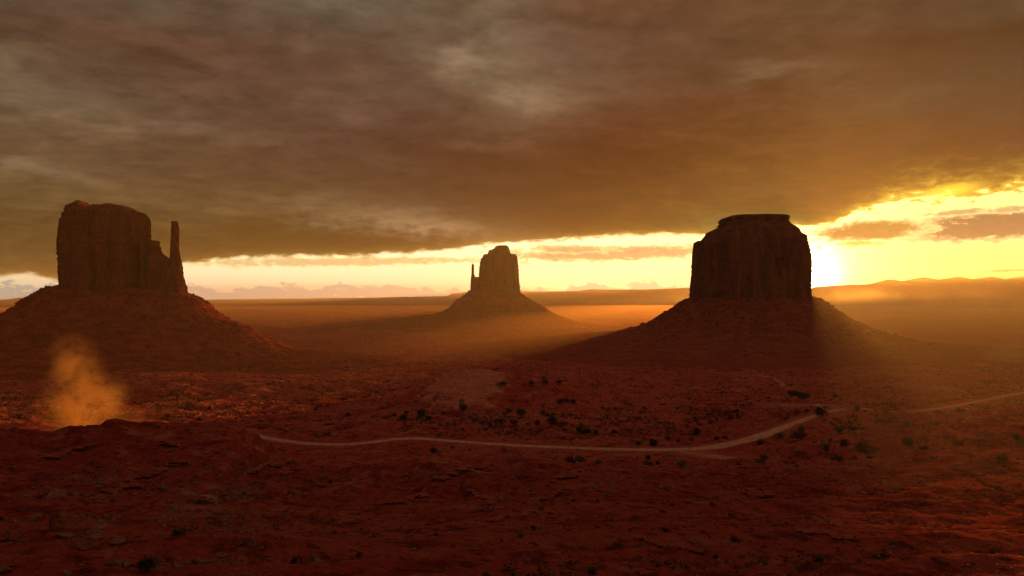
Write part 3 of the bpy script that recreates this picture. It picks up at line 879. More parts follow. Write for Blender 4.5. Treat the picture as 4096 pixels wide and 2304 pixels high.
# right butte that hides the sun
Y3 = 2300
b3 = butte(750, 352, Y3, 'broad dome-shouldered butte on the right with a flat cap and the sun at its edge')
L3 = [
    loft([(238.2, 693.4, 807.8), (243.3, 692.8, 809), (253, 691.8, 811.4), (262.6, 691.4, 812.4), (268.7, 691.6, 812.4), (279.5, 690.2, 812.0), (291.6, 689.4, 811.6), (303, 689, 812)], Y3, 150, 21, n=640, dz=2.0, flute=4.0, cell=20),
    loft([(221.5, 721, 790), (223.5, 717, 793), (227, 709, 799.5), (229.4, 705.5, 800.8), (231.2, 704.5, 801.6), (234.8, 701.5, 807), (239.5, 698.5, 808)], Y3, 135, 22, n=560, dz=1.3, flute=3.0, cell=20),
    loft([(214.5, 724, 788.2), (215.1, 721, 789.6), (217.2, 718, 790.2), (218.6, 717.8, 789.9), (219.6, 719.4, 788.6), (220.8, 718.2, 789.6), (223, 716, 792)], Y3, 90, 23, n=460, dz=0.9, flute=3.0, cell=11, power=0.42),
    loft([(213.5, 747, 772), (214.3, 738, 786), (215.5, 731, 788)], Y3, 70, 24, n=240, dz=0.9, flute=1.0),
]
build_lofts('cliff', L3, M_CLIFF, b3)
talus('talus_slope', b3, Y3, 150, 689, 812,
      [(689, 299), (680.6, 303.7), (672, 309.7), (661, 315.7), (649, 323), (640.7, 326.6), (631, 329), (624, 330.5), (613.5, 332.8), (560, 337.6), (506.7, 340.8), (479, 342.6), (420, 346), (350, 350)],
      [(812, 298.5), (830, 309.7), (848, 320), (866.5, 329), (884.6, 334.5), (902.7, 338.7), (925, 341.7), (980, 346), (1060, 350), (1180, 354)], 1000, 3.0, ns=210)

# ------------------------------------------------------------------ haze
def box(name, lo, hi_, mat):
    x0, y0, z0 = lo; x1, y1, z1 = hi_
    V = [(x0, y0, z0), (x1, y0, z0), (x1, y1, z0), (x0, y1, z0), (x0, y0, z1), (x1, y0, z1), (x1, y1, z1), (x0, y1, z1)]
    Fc = [(0, 3, 2, 1), (4, 5, 6, 7), (0, 1, 5, 4), (1, 2, 6, 5), (2, 3, 7, 6), (3, 0, 4, 7)]
    return mesh_np(name, V, Fc, mat, None, False)


def vol_mat(name, color, dens, g):
    m = bpy.data.materials.new(name); m.use_nodes = True
    t = S.nt = m.node_tree
    for n in list(t.nodes): t.nodes.remove(n)
    out = t.nodes.new('ShaderNodeOutputMaterial'); v = t.nodes.new('ShaderNodeVolumePrincipled')
    v.inputs['Color'].default_value = (*color, 1); v.inputs['Anisotropy'].default_value = g
    t.links.new(v.outputs[0], out.inputs['Volume'])
    if isinstance(dens, float): v.inputs['Density'].default_value = dens
    return m, v


mh, vh = vol_mat('haze_air', (0.92, 0.80, 0.66), 2.9e-5, 0.60)
hz = box('haze', (-15200, -15200, -12), (15200, 15200, 540), mh)
tag(hz, kind='stuff')

def lens(name, c, r, mat, seed=0):
    """a low swell of dusty air: flattened ellipsoid with an uneven outline"""
    nu, nv = 64, 24
    u = np.linspace(0, 2 * np.pi, nu, endpoint=False); v = np.linspace(-np.pi / 2, np.pi / 2, nv)
    U, W = np.meshgrid(u, v, indexing='ij')
    k = 1 + 0.18 * perlin(np.cos(U) * 1.6 + seed, np.sin(U) * 1.6 + seed) * np.cos(W)
    X = np.cos(U) * np.cos(W) * r[0] * k; Y = np.sin(U) * np.cos(W) * r[1] * k; Z = np.sin(W) * r[2]
    o = mesh_np(name, np.stack([X, Y, Z], -1).reshape(-1, 3), grid_faces(nu, nv, True), mat, None, False)
    o.location = c
    return o


md, vd = vol_mat('dusty_air', (0.96, 0.55, 0.27), 2.8e-4, 0.50)
mf, vf = vol_mat('far_dusty_air', (0.96, 0.76, 0.50), 1.1e-4, 0.55)
mm, vm = vol_mat('middle_dusty_air', (0.96, 0.80, 0.60), 1.7e-4, 0.45)
tag(lens('dust_layer', (-1900, 8000, -20), (4200, 1400, 330), mm, 12.0), kind='stuff')
tag(lens('dust_layer', (8700, 10300, -20), (4900, 3000, 620), mf, 5.0), kind='stuff')
tag(lens('dust_layer', (-200, 4700, -20), (7500, 3700, 130), md, 1.0), kind='stuff')

# ------------------------------------------------------------------ shrubs, junipers, rocks
rnd = random.Random(11)
nrg = np.random.default_rng(5)


def leaf_cloud(name, mat, lobes, n, size, seed, parent=None, link=True):
    """many small leaf faces spread through a set of lobes (x, y, z, r, squash)"""
    g = np.random.default_rng(seed)
    w = np.array([l[3] ** 2 for l in lobes]); w /= w.sum()
    idx = g.choice(len(lobes), n, p=w)
    L = np.array(lobes)[idx]
    d = g.normal(size=(n, 3)); d /= np.linalg.norm(d, axis=1)[:, None]
    rad = g.uniform(0.45, 1.0, n) ** 0.6 * (1 + 0.22 * np.sin(d[:, 0] * 5 + idx) * np.cos(d[:, 1] * 4))
    c = L[:, :3] + d * (L[:, 3] * rad)[:, None] * np.stack([np.ones(n), np.ones(n), L[:, 4]], -1)
    c[:, 2] = np.maximum(c[:, 2], 0.03)
    a = g.normal(size=(n, 3)); a /= np.linalg.norm(a, axis=1)[:, None]
    b = np.cross(a, g.normal(size=(n, 3))); b /= np.linalg.norm(b, axis=1)[:, None]
    s_ = size * g.uniform(0.6, 1.5, n)[:, None]
    V = np.stack([c - a * s_, c + b * s_ * 0.7, c + a * s_, c - b * s_ * 0.7], 1).reshape(-1, 3)
    f = np.arange(n * 4).reshape(-1, 4)
    return mesh_np(name, V, f, mat, parent, False)


def trunk_mesh(name, parent, h=0.9, r=0.14, seed=1):
    g = random.Random(seed)
    V, Fc = [], []
    def limb(p0, p1, r0, r1):
        b = len(V); d = (Vector(p1) - Vector(p0)).normalized(); u = d.orthogonal().normalized(); v = d.cross(u)
        for p, r_ in ((p0, r0), (p1, r1)):
            for k in range(6):
                t = k * math.pi / 3
                V.append(tuple(Vector(p) + u * math.cos(t) * r_ + v * math.sin(t) * r_))
        for k in range(6): Fc.append((b + k, b + (k + 1) % 6, b + 6 + (k + 1) % 6, b + 6 + k))
    limb((0, 0, -0.2), (0.06, 0.02, h * 0.5), r, r * 0.7)
    for k in range(4):
        t = k * 1.6 + g.random()
        limb((0.06, 0.02, h * 0.45), (math.cos(t) * 0.5, math.sin(t) * 0.5, h * 1.2), r * 0.55, r * 0.2)
    return mesh_np(name, V, Fc, M_WOOD, parent)


SH = []
for k in range(7):
    g = random.Random(100 + k)
    nl = 3 + k % 3
    lobes = [(g.uniform(-.45, .45), g.uniform(-.45, .45), g.uniform(.25, .55), g.uniform(.32, .55), g.uniform(.7, 1.0)) for _ in range(nl)]
    o = leaf_cloud('desert_shrub', M_LEAF if k % 3 else M_LEAF2, lobes, 360, 0.085, 200 + k)
    SH.append(o)


def put(o, x, y, z, s, rz):
    o.location = (x, y, z); o.rotation_euler = (0, 0, rz); o.scale = (s, s, s * rnd.uniform(0.8, 1.15))


# junipers that stand out around the pale dome and the road: (px, row, size in px, twin crown, label)
HERO = [
    (462.5, 410.5, 10.5, True, 'tallest dark juniper with two stacked crowns in front of the pale bare rock dome'),
    (551.5, 423.5, 13, False, 'widest dark juniper on the red slope right of centre above the road'),
    (502, 387.5, 10, False, 'spreading dark juniper touching the right end of the pale rock dome'),
    (531, 385.5, 8, False, 'round juniper on the crest, first to the right of the spreading one'),
    (545, 384.5, 7.5, True, 'upright juniper with a narrow foot on the crest right of the pale dome'),
    (558.5, 384, 6.5, False, 'last small juniper at the right end of the crest row behind the pale dome'),
    (560, 404, 8, False, 'largest of three round junipers in a row on the mid slope right of centre'),
    (567, 402, 6, False, 'smallest juniper in the middle of the row of three on the mid slope'),
    (573, 403.5, 7, False, 'right end juniper of the row of three on the mid slope'),
    (515, 425, 8.5, False, 'round juniper alone on the smooth red slope below the pale dome'),
    (537, 424.5, 8, False, 'reddish brown bush just left of the widest juniper above the road'),
    (521, 415.5, 12, False, 'loose grey green bush between the pale dome and the smooth red slope'),
    (509, 412.5, 7, False, 'compact dark bush at the upper edge of the smooth red slope'),
    (422, 416.5, 12, False, 'broad olive bush at the lower left foot of the pale rock dome'),
    (403.5, 420, 10, False, 'dark bush furthest left in the cluster left of the pale dome'),
    (407, 414, 7, False, 'small bush directly behind the dark one left of the pale dome'),
    (429, 420.5, 7, False, 'small reddish bush below the broad olive bush near the pale dome'),
    (580, 432, 9, True, 'split bush leaning left on the slope just above the middle of the road'),
    (587, 433, 8.5, False, 'rounded red brown bush just right of the split bush above the road'),
    (615, 434, 6.5, False, 'dark juniper alone in the hollow above the right half of the road'),
    (434, 454, 11, False, 'dark bush in the gully just below the left bend of the road'),
    (861, 453, 16, False, 'largest dark bush on the right slope beyond the road pullout'),
    (843, 446, 12, False, 'dark bush on the right slope just left of the largest one there'),
    (800.5, 440, 13, True, 'tall dark bush right of the road where it climbs to the parking area'),
    (822, 417, 16, False, 'dark bush mass hiding the bend where the road climbs to the parking area'),
    (793, 396, 11, False, 'left half of the dark thicket behind the parked cars'),
    (803, 399, 13, False, 'right half of the dark thicket behind the parked cars'),
    (958, 447, 10, False, 'dark rounded bush near the right edge above the sunlit bank'),
    (148, 573, 24, False, 'big black green bush at the bottom edge among the left hand boulders'),
    (178, 537, 14, False, 'dark green bush beside a split rock on the lower left slope'),
]


def juniper(px, row, wpx, twin, label, k):
    p = ground_at(px, row)
    if p is None: return
    s = wpx / F * p[1]
    e = empty('juniper', (p[0], p[1], p[2] - 0.02 * s), rnd.uniform(0, 6))
    tag(e, label, 'bush', 'junipers and large bushes around the road')
    g = random.Random(300 + k)
    if twin:
        lobes = [(0, 0, .42 * s, .42 * s, .85), (.12 * s, 0, .88 * s, .27 * s, .9), (-.2 * s, .1 * s, .35 * s, .3 * s, .8)]
    else:
        lobes = [(g.uniform(-.28, .28) * s, g.uniform(-.28, .28) * s, g.uniform(.24, .42) * s, g.uniform(.2, .32) * s, .85) for _ in range(6)]
    leaf_cloud('crown', M_LEAF, lobes, 900, 0.035 * s, 400 + k, e)
    trunk_mesh('trunk', e, 0.45 * s, 0.035 * s, k)


for k, hdef in enumerate(HERO): juniper(*hdef, k)

# sight-line solver for many points at once
_rowsq = np.interp(np.log(np.linspace(0.02, 0.40, 400)), np.log(np.array(BD[1:-3][::-1]) / np.array(BR[1:-3][::-1])), np.array(BR[1:-3][::-1]))


def spread(n, px0, px1, row0, row1, seed, maskscale=60, thr=-0.2):
    g = np.random.default_rng(seed)
    px = g.uniform(px0, px1, n); row = g.uniform(row0, row1, n)
    ratio = (row - CY) / F
    Y = np.interp(ratio, np.linspace(0.02, 0.40, 400), _rowsq)
    X = (px - CX) / F * Y
    for _ in range(4):                                   # walk to where the sight line meets the real ground
        h, D = H(X, Y, True)
        Yn = (ZC - h) / ratio
        Y = np.clip(0.5 * Y + 0.5 * Yn, 22, 3000); X = (px - CX) / F * Y
    h, D = H(X, Y, True)
    keep = (D < 0.05) & (perlin(X / maskscale, Y / maskscale) > thr)
    keep &= ~((((X + 36) / 36) ** 2 + ((Y - 612) / 44) ** 2) < 0.9)
    return X[keep], Y[keep], h[keep]


def scatter_shrubs(n, region, seed, smin, smax, label, group):
    X, Y, Z = spread(n * 3, *region, seed)
    cnt = 0
    for x, y, z in zip(X, Y, Z):
        if cnt >= n: break
        o = SH[rnd.randrange(len(SH))].copy()
        put(o, x, y, z - 0.05, rnd.uniform(smin, smax) ** 1.0, rnd.uniform(0, 6.28)); col.objects.link(o)
        tag(o, label, 'shrub', group)
        cnt += 1


scatter_shrubs(96, (560, 1024, 385, 470), 21, 1.4, 4.0, 'dark desert shrub scattered on the red slope right of centre', 'shrubs on the right hand slope')
scatter_shrubs(60, (250, 600, 380, 445), 22, 1.2, 3.0, 'dark desert shrub scattered round the pale dome beyond the road', 'shrubs round the pale dome')
scatter_shrubs(45, (0, 420, 375, 428), 23, 1.5, 3.6, 'dark desert shrub dotted on the sunlit flat beyond the near ridge', 'shrubs on the left hand flat')
scatter_shrubs(45, (300, 1024, 465, 576), 24, 0.4, 1.1, 'low dark shrub on the shaded red slope below the road', 'shrubs on the near slope')
scatter_shrubs(22, (0, 300, 485, 576), 25, 0.5, 1.3, 'low olive shrub growing between the boulders at lower left', 'shrubs among the boulders')
for o in SH: bpy.data.objects.remove(o)


# ground cover: small tufts
def tufts():
    parts = [spread(17000, -20, 1044, 364, 440, 31, 34, -0.05), spread(5000, -20, 1044, 435, 580, 32, 25, -0.1), spread(2600, 300, 1044, 340, 375, 33, 200, -0.3)]
    X = np.concatenate([p[0] for p in parts]); Y = np.concatenate([p[1] for p in parts]); Z = np.concatenate([p[2] for p in parts])
    n = len(X); m = 13
    g = np.random.default_rng(9)
    s_ = (0.28 + 0.85 * g.random(n) ** 3) * np.clip(Y / 300, 0.45, 2.6)
    c = np.stack([X, Y, Z + s_ * .35], -1)[:, None, :] + g.normal(size=(n, m, 3)) * (s_[:, None, None] * np.array([.6, .6, .32]))
    a = g.normal(size=(n, m, 3)); a /= np.linalg.norm(a, axis=2)[..., None]; b = np.cross(a, g.normal(size=(n, m, 3))); b /= np.linalg.norm(b, axis=2)[..., None]
    q = s_[:, None, None] * .42
    V = np.stack([c - a * q, c + b * q, c + a * q], 2).reshape(-1, 3)
    o = mesh_np('scrub', V, np.arange(n * m * 3).reshape(-1, 3), M_LEAF, None, False)
    tag(o, 'small dark scrub dotted over the red desert floor', 'ground cover', kind='stuff')


tufts()


def dry_grass():
    m = bpy.data.materials.new('straw'); m.use_nodes = True
    t = S.nt = m.node_tree; t.nodes.remove(t.nodes['Principled BSDF'])
    n = noise(objco(), 0.5, 3, 0.6)
    c = mixc(smooth(n, 0.35, 0.65), (0.60, 0.29, 0.16), (0.74, 0.46, 0.29))
    d = t.nodes.new('ShaderNodeBsdfDiffuse'); tr = t.nodes.new('ShaderNodeBsdfTranslucent'); mx = t.nodes.new('ShaderNodeMixShader')
    t.links.new(c, d.inputs[0]); t.links.new(c, tr.inputs[0]); mx.inputs[0].default_value = 0.55
    t.links.new(d.outputs[0], mx.inputs[1]); t.links.new(tr.outputs[0], mx.inputs[2])
    t.links.new(mx.outputs[0], t.nodes['Material Output'].inputs['Surface'])
    parts = [spread(26000, -20, 560, 364, 425, 71, 45, 0.0), spread(17000, 480, 1044, 368, 440, 72, 28, 0.05), spread(7000, -20, 1044, 435, 580, 73, 18, 0.15)]
    X = np.concatenate([p[0] for p in parts]); Y = np.concatenate([p[1] for p in parts]); Z = np.concatenate([p[2] for p in parts])
    n = len(X); k = 5
    g = np.random.default_rng(19)
    s_ = (0.22 + 0.30 * g.random(n)) * np.clip(Y / 400, 0.3, 1.8)
    c0 = np.stack([X, Y, Z - 0.03], -1)[:, None, :] + g.normal(size=(n, k, 3)) * s_[:, None, None] * np.array([.5, .5, 0])
    top = c0 + g.normal(size=(n, k, 3)) * s_[:, None, None] * np.array([.25, .25, .1]) + np.array([0, 0, 1.0]) * s_[:, None, None] * (0.7 + 0.5 * g.random((n, k, 1)))
    th = g.uniform(0, 3.14, (n, k)); w = np.stack([np.cos(th), np.sin(th), 0 * th], -1) * s_[:, None, None] * 0.22
    V = np.stack([c0 - w, c0 + w, top], 2).reshape(-1, 3)
    o = mesh_np('dry_grass', V, np.arange(n * k * 3).reshape(-1, 3), m, None, False)
    tag(o, 'pale dry grass growing in patches over the desert floor', 'dry grass', kind='stuff')


dry_grass()


# rocks
def rock_mesh(seed, sub=2, flat=1.0, cuts=9):
    import bmesh
    bm = bmesh.new(); bmesh.ops.create_icosphere(bm, subdivisions=sub, radius=1.0)
    g = random.Random(seed)
    planes = []
    for _ in range(cuts):
        d = Vector((g.gauss(0, 1), g.gauss(0, 1), g.gauss(0, 1))).normalized(); planes.append((d, g.uniform(0.42, 0.78)))
    for v in bm.verts:
        for d, h_ in planes:
            e_ = v.co.dot(d)
            if e_ > h_: v.co -= d * (e_ - h_)
        v.co += Vector((g.gauss(0, 1), g.gauss(0, 1), g.gauss(0, 1))) * 0.02
        v.co.z *= flat
    me = bpy.data.meshes.new('boulder'); bm.to_mesh(me); bm.free()
    return me


RM = []
for k in range(10):
    me = rock_mesh(500 + k, 3, (0.45, 0.8, 0.6, 0.95)[k % 4])
    me.materials.append(M_BOULDER if k % 3 else M_BOULDER_RED); RM.append(me)


def boulder(px, row, w, label, mesh, sx=1.0, sy=1.0, sz=1.0, rz=0.0, tilt=0.0, group='boulders at the lower left'):
    p = ground_at(px, row)
    if p is None: return
    s = w / F * p[1] / 1.15
    o = bpy.data.objects.new('boulder', RM[mesh])
    col.objects.link(o)
    o.location = (p[0], p[1], p[2] + 0.18 * s * sz); o.scale = (s * sx, s * sy, s * sz); o.rotation_euler = (tilt, 0.12, rz)
    tag(o, label, 'boulder', group)


boulder(58.5, 529, 14, 'rounded reddish boulder standing upright above the long slab', 3, .95, .9, 1.15)
boulder(81, 547, 30, 'long dark slab tilted down to the right at lower left', 0, 1.0, .42, .62, -0.55, 0.35)
boulder(65, 538, 22, 'pale straight block lying along the left of the long slab', 4, 1.0, .32, .4, -0.1)
boulder(8.5, 541, 14, 'salmon red block at the left edge of the photo', 6, .9, .8, 1.1, 0.4)
boulder(101, 527, 14, 'pale wedge of rock with a pointed top on the left slope', 1, 1.0, .6, .6, -0.5)
boulder(117, 543, 13, 'dark squat boulder with a flat face right of the long slab', 2, .9, .9, .9, 0.8)
boulder(68, 573, 15, 'pale split slab pointing down at the bottom left edge', 4, 1.0, .35, .5, -0.8)
boulder(96, 537, 14, 'pinkish rock leaning on the far side of the long slab', 5, 1.0, .7, .6, -0.4)
boulder(204, 562, 14, 'thin pale slab lying flat right of the big black green bush', 8, 1.0, .4, .3, -0.4)
boulder(176, 568, 9, 'pale rounded stone just right of the big black green bush', 1, .9, .8, .8)
boulder(195, 527, 11, 'slanted narrow rock with a bright edge on the slope', 0, 1.0, .4, .7, -0.9)
boulder(223, 556, 11, 'dark wedge shaped rock at the right end of the boulder field', 2, 1.0, .6, .5, -0.7)
boulder(250, 547, 10, 'larger of two rounded boulders right of the boulder field', 3, 1, .9, .9)
boulder(241, 546, 7, 'smaller of two rounded boulders right of the boulder field', 7, 1, .9, .8)
boulder(316, 562, 12, 'pale blocky boulder alone near the bottom left of centre', 1, 1, .9, .9)
boulder(124, 566, 11, 'rounded brown rock in front of the big black green bush', 5, 1, .8, .6)
boulder(2, 572, 11, 'small rounded orange boulder in the bottom left corner', 7, 1, .9, .9, group='boulders at the lower left')
boulder(959, 467, 9, 'pale boulder perched on the dark ridge at right', 1, 1, .7, .5, group='boulders on the right slope')


def scatter_boulders(n, region, seed, smin, smax, label, group, pw=2.0):
    X, Y, Z = spread(n * 4, *region, seed, 12, -0.1)
    for x, y, z in list(zip(X, Y, Z))[:n]:
        me = RM[rnd.randrange(len(RM))]
        s = (smin + (smax - smin) * rnd.random() ** pw) * (y / 90)
        o = bpy.data.objects.new('boulder', me); col.objects.link(o)
        o.location = (x, y, z + 0.1 * s); o.scale = (s, s * rnd.uniform(.45, 1), s * rnd.uniform(.4, .95))
        o.rotation_euler = (rnd.uniform(-.4, .4), rnd.uniform(-.4, .4), rnd.uniform(0, 6.28))
        tag(o, label, 'boulder', group)


scatter_boulders(235, (-5, 230, 490, 578), 41, 0.40, 1.35, 'angular sandstone boulder in the rubble on the lower left slope', 'boulders at the lower left')
scatter_boulders(60, (220, 560, 530, 578), 42, 0.15, 0.6, 'sandstone boulder scattered along the bottom of the red slope', 'boulders along the bottom')
scatter_boulders(40, (560, 1024, 465, 578), 43, 0.15, 0.5, 'small pale boulder scattered on the shaded right hand slope', 'boulders on the right slope')


def rubble(name, X, Y, Z, size, mat, label, parent=None):
    n = len(X); g = np.random.default_rng(77)
    base = np.array([(1, 0, 0), (0, 1, 0), (-1, 0, 0), (0, -1, 0), (0, 0, .8), (0, 0, -.6)], float)
    fc = np.array([(0, 1, 4), (1, 2, 4), (2, 3, 4), (3, 0, 4), (1, 0, 5), (2, 1, 5), (3, 2, 5), (0, 3, 5)])
    P = base[None] * (0.7 + 0.6 * g.random((n, 6, 1))) + 0.25 * g.normal(size=(n, 6, 3))
    t = g.random(n) * 6.28
    c, s_ = np.cos(t)[:, None], np.sin(t)[:, None]
    P = np.stack([P[..., 0] * c - P[..., 1] * s_, P[..., 0] * s_ + P[..., 1] * c, P[..., 2] * 0.7], -1) * size[:, None, None]
    P += np.stack([X, Y, Z], -1)[:, None, :]
    if parent is not None: P -= np.array(parent.location)
    Fq = (np.arange(n)[:, None, None] * 6 + fc[None]).reshape(-1, 3)
    o = mesh_np(name, P.reshape(-1, 3), Fq, mat, parent, False)
    if label: tag(o, label, 'rubble')
    o['kind'] = 'stuff'
    return o


A = [spread(9000, -10, 260, 486, 580, 51, 10, -0.25), spread(3800, 200, 1040, 462, 580, 52, 14, 0.0), spread(2500, -20, 1044, 430, 480, 53, 30, -0.1)]
X = np.concatenate([a[0] for a in A]); Y = np.concatenate([a[1] for a in A]); Z = np.concatenate([a[2] for a in A])
rubble('gravel', X, Y, Z, (0.07 + 0.34 * nrg.random(len(X)) ** 2.5) * np.clip(Y / 90, 0.6, 4), M_BOULDER, 'small loose stones strewn over the near red slopes')


def butte_rubble(par, tal, n, s0, s1, seed):
    g = np.random.default_rng(seed)
    co = np.empty(len(tal.data.vertices) * 3, np.float32); tal.data.vertices.foreach_get('co', co); co = co.reshape(-1, 3)
    loc = np.array(par.location)
    nv = 192 if False else None
    w = co + loc
    ok = np.where((w[:, 2] > 22) & (w[:, 1] < par.location[1] + 60))[0]
    idx = g.choice(ok, n)
    P = w[idx] + g.normal(size=(n, 3)) * [1.5, 1.5, 0]
    return rubble('fallen_rocks', P[:, 0], P[:, 1], P[:, 2] + 0.1, s0 + (s1 - s0) * g.random(n) ** 4, M_CLIFF, None, par)


for par, n, s0, s1, sd in ((b1, 2600, 0.6, 4.2, 61), (b2, 1500, 1.0, 6.0, 62), (b3, 3200, 0.7, 5.2, 63)):
    tal = [c for c in par.children if c.name.startswith('talus')][0]
    butte_rubble(par, tal, n, s0, s1, sd)
# single boulders that stand up on the skyline of the right butte's slope
for (px, row, w, lb) in ((625, 330.6, 5, 'round boulder lowest on the left skyline of the right butte'), (631, 328.6, 5.5, 'round boulder next above the lowest on the right butte slope'),
                         (643, 324.5, 5, 'boulder third from the bottom on the right butte skyline'), (582, 323.5, 2.5, 'tiny standing rock at the right foot of the middle butte')):
    Yb = 2300 if px > 600 else 3300
    o = bpy.data.objects.new('boulder', RM[3]); col.objects.link(o)
    x, y, z = pt(px, row, Yb); s = w / F * Yb / 1.6
    o.location = (x, y, z - 0.15 * s); o.scale = (s, s, s * 0.9); tag(o, lb, 'boulder', 'skyline boulders')

# broken ledges of harder rock that crop out of the near slope
def ledge(px0, row0, px1, row1, label, th=1.0, seed=0):
    g = random.Random(900 + seed)
    n = max(6, int(abs(px1 - px0) / 2.2))
    V, Fc = [], []
    for k in range(n):
        t = (k + g.uniform(-.3, .3)) / (n - 1)
        p = ground_at(px0 + (px1 - px0) * t, row0 + (row1 - row0) * t + g.uniform(-1, 1) + 1.6 * math.sin(t * 9 + seed))
        if p is None: continue
        sc_2 = p[1] / 250.0
        L = g.uniform(1.4, 3.6) * sc_2; W = g.uniform(1.0, 2.4) * sc_2; T = g.uniform(.3, .8) * th * sc_2
        a_ = math.atan2(row1 - row0, px1 - px0) * 0 + g.uniform(-.35, .35)
        if V:                                              # low spine joining one slab to the next
            q_ = prev; b_ = len(V); hw_ = 0.5 * sc_2
            for (pp, zz_) in ((q_, -0.6), (q_, 0.25 * sc_2), (p, -0.6), (p, 0.25 * sc_2)):
                V.append((pp[0], pp[1] - hw_, pp[2] + zz_)); V.append((pp[0], pp[1] + hw_, pp[2] + zz_))
            Fc += [(b_, b_ + 2, b_ + 3, b_ + 1), (b_ + 4, b_ + 5, b_ + 7, b_ + 6), (b_ + 2, b_ + 6, b_ + 7, b_ + 3), (b_, b_ + 4, b_ + 6, b_ + 2), (b_ + 1, b_ + 3, b_ + 7, b_ + 5), (b_, b_ + 1, b_ + 5, b_ + 4)]
        prev = p
        b_ = len(V)
        for sz in (0, 1):
            for (sx, sy) in ((-1, -1), (1, -1), (1, 1), (-1, 1)):
                x_ = sx * L / 2 * g.uniform(.75, 1.1); y_ = sy * W * g.uniform(.7, 1.15) * (1.0 if sz else 0.55) - (0.25 * W if sz and sy < 0 else 0)
                V.append((p[0] + x_ * math.cos(a_) - y_ * math.sin(a_), p[1] + x_ * math.sin(a_) + y_ * math.cos(a_), p[2] + (T * g.uniform(.75, 1.1) if sz else -0.5)))
        Fc += [(b_, b_ + 3, b_ + 2, b_ + 1), (b_ + 4, b_ + 5, b_ + 6, b_ + 7)] + [(b_ + q, b_ + (q + 1) % 4, b_ + 4 + (q + 1) % 4, b_ + 4 + q) for q in range(4)]
    o = mesh_np('rock_ledge', V, Fc, M_LEDGE, None, False)
    bv = o.modifiers.new('worn_edges', 'BEVEL'); bv.width = 0.12; bv.segments = 1
    tag(o, label, 'rock ledge', 'broken rock ledges on the near slope')


M_LEDGE = mat_rock('ledge_rock', (0.60, 0.15, 0.095), (0.40, 0.085, 0.055), (0.72, 0.34, 0.25), False, 6.0)
for k, (a_, b_, c_, d_, th_, lb) in enumerate([
    (436, 479, 488, 465, 1.0, 'long broken ledge climbing to the right below the middle of the road'),
    (492, 520, 532, 513, 1.0, 'low ledge at the foot of the gullied slope in the centre foreground'),
    (552, 481, 578, 474, .8, 'short ledge right of the long broken one below the road'),
    (533, 503, 560, 494, .9, 'ledge stepping up to the right in the middle of the near slope'),
    (128, 482, 186, 463, 1.1, 'dark ledge slanting up to the right on the left hand slope'),
    (104, 493, 142, 485, .9, 'ledge just below the slanting dark one on the left hand slope'),
    (50, 458, 90, 446, 1.0, 'dark ledge nearest the dust plume on the near left ridge'),
    (150, 440, 176, 445, .8, 'small ledge under the crest of the near left ridge'),
    (744, 492, 770, 497, .9, 'short dark ledge below the right part of the road'),
    (959, 470, 1022, 497, 1.2, 'long ledge running down to the right near the right edge'),
    (380, 505, 425, 496, .9, 'thin ledge left of centre in the shaded foreground'),
    (640, 540, 700, 552, .9, 'lowest ledge in the right half of the foreground'),
    (470, 492, 500, 506, .8, 'ledge running down to the right below the long broken one'),
    (800, 530, 850, 538, .9, 'faint ledge in the bottom right foreground'),
    (250, 470, 290, 462, .9, 'ledge on the side of the near ridge left of where the road starts'),
]): ledge(a_, b_, c_, d_, lb, th_, k)

# ------------------------------------------------------------------ parked cars
M_GLASS = mat_simple('car_glass', (0.02, 0.02, 0.02), (0.03, 0.03, 0.03), 1.0, 0.05, 1.0)
M_TYRE = mat_simple('tyre_rubber', (0.02, 0.02, 0.02), (0.03, 0.03, 0.03), 3.0, 0.9)
M_LAMP = mat_simple('headlight_glass', (0.75, 0.75, 0.72), (0.8, 0.8, 0.78), 3.0, 0.1, 1.0)


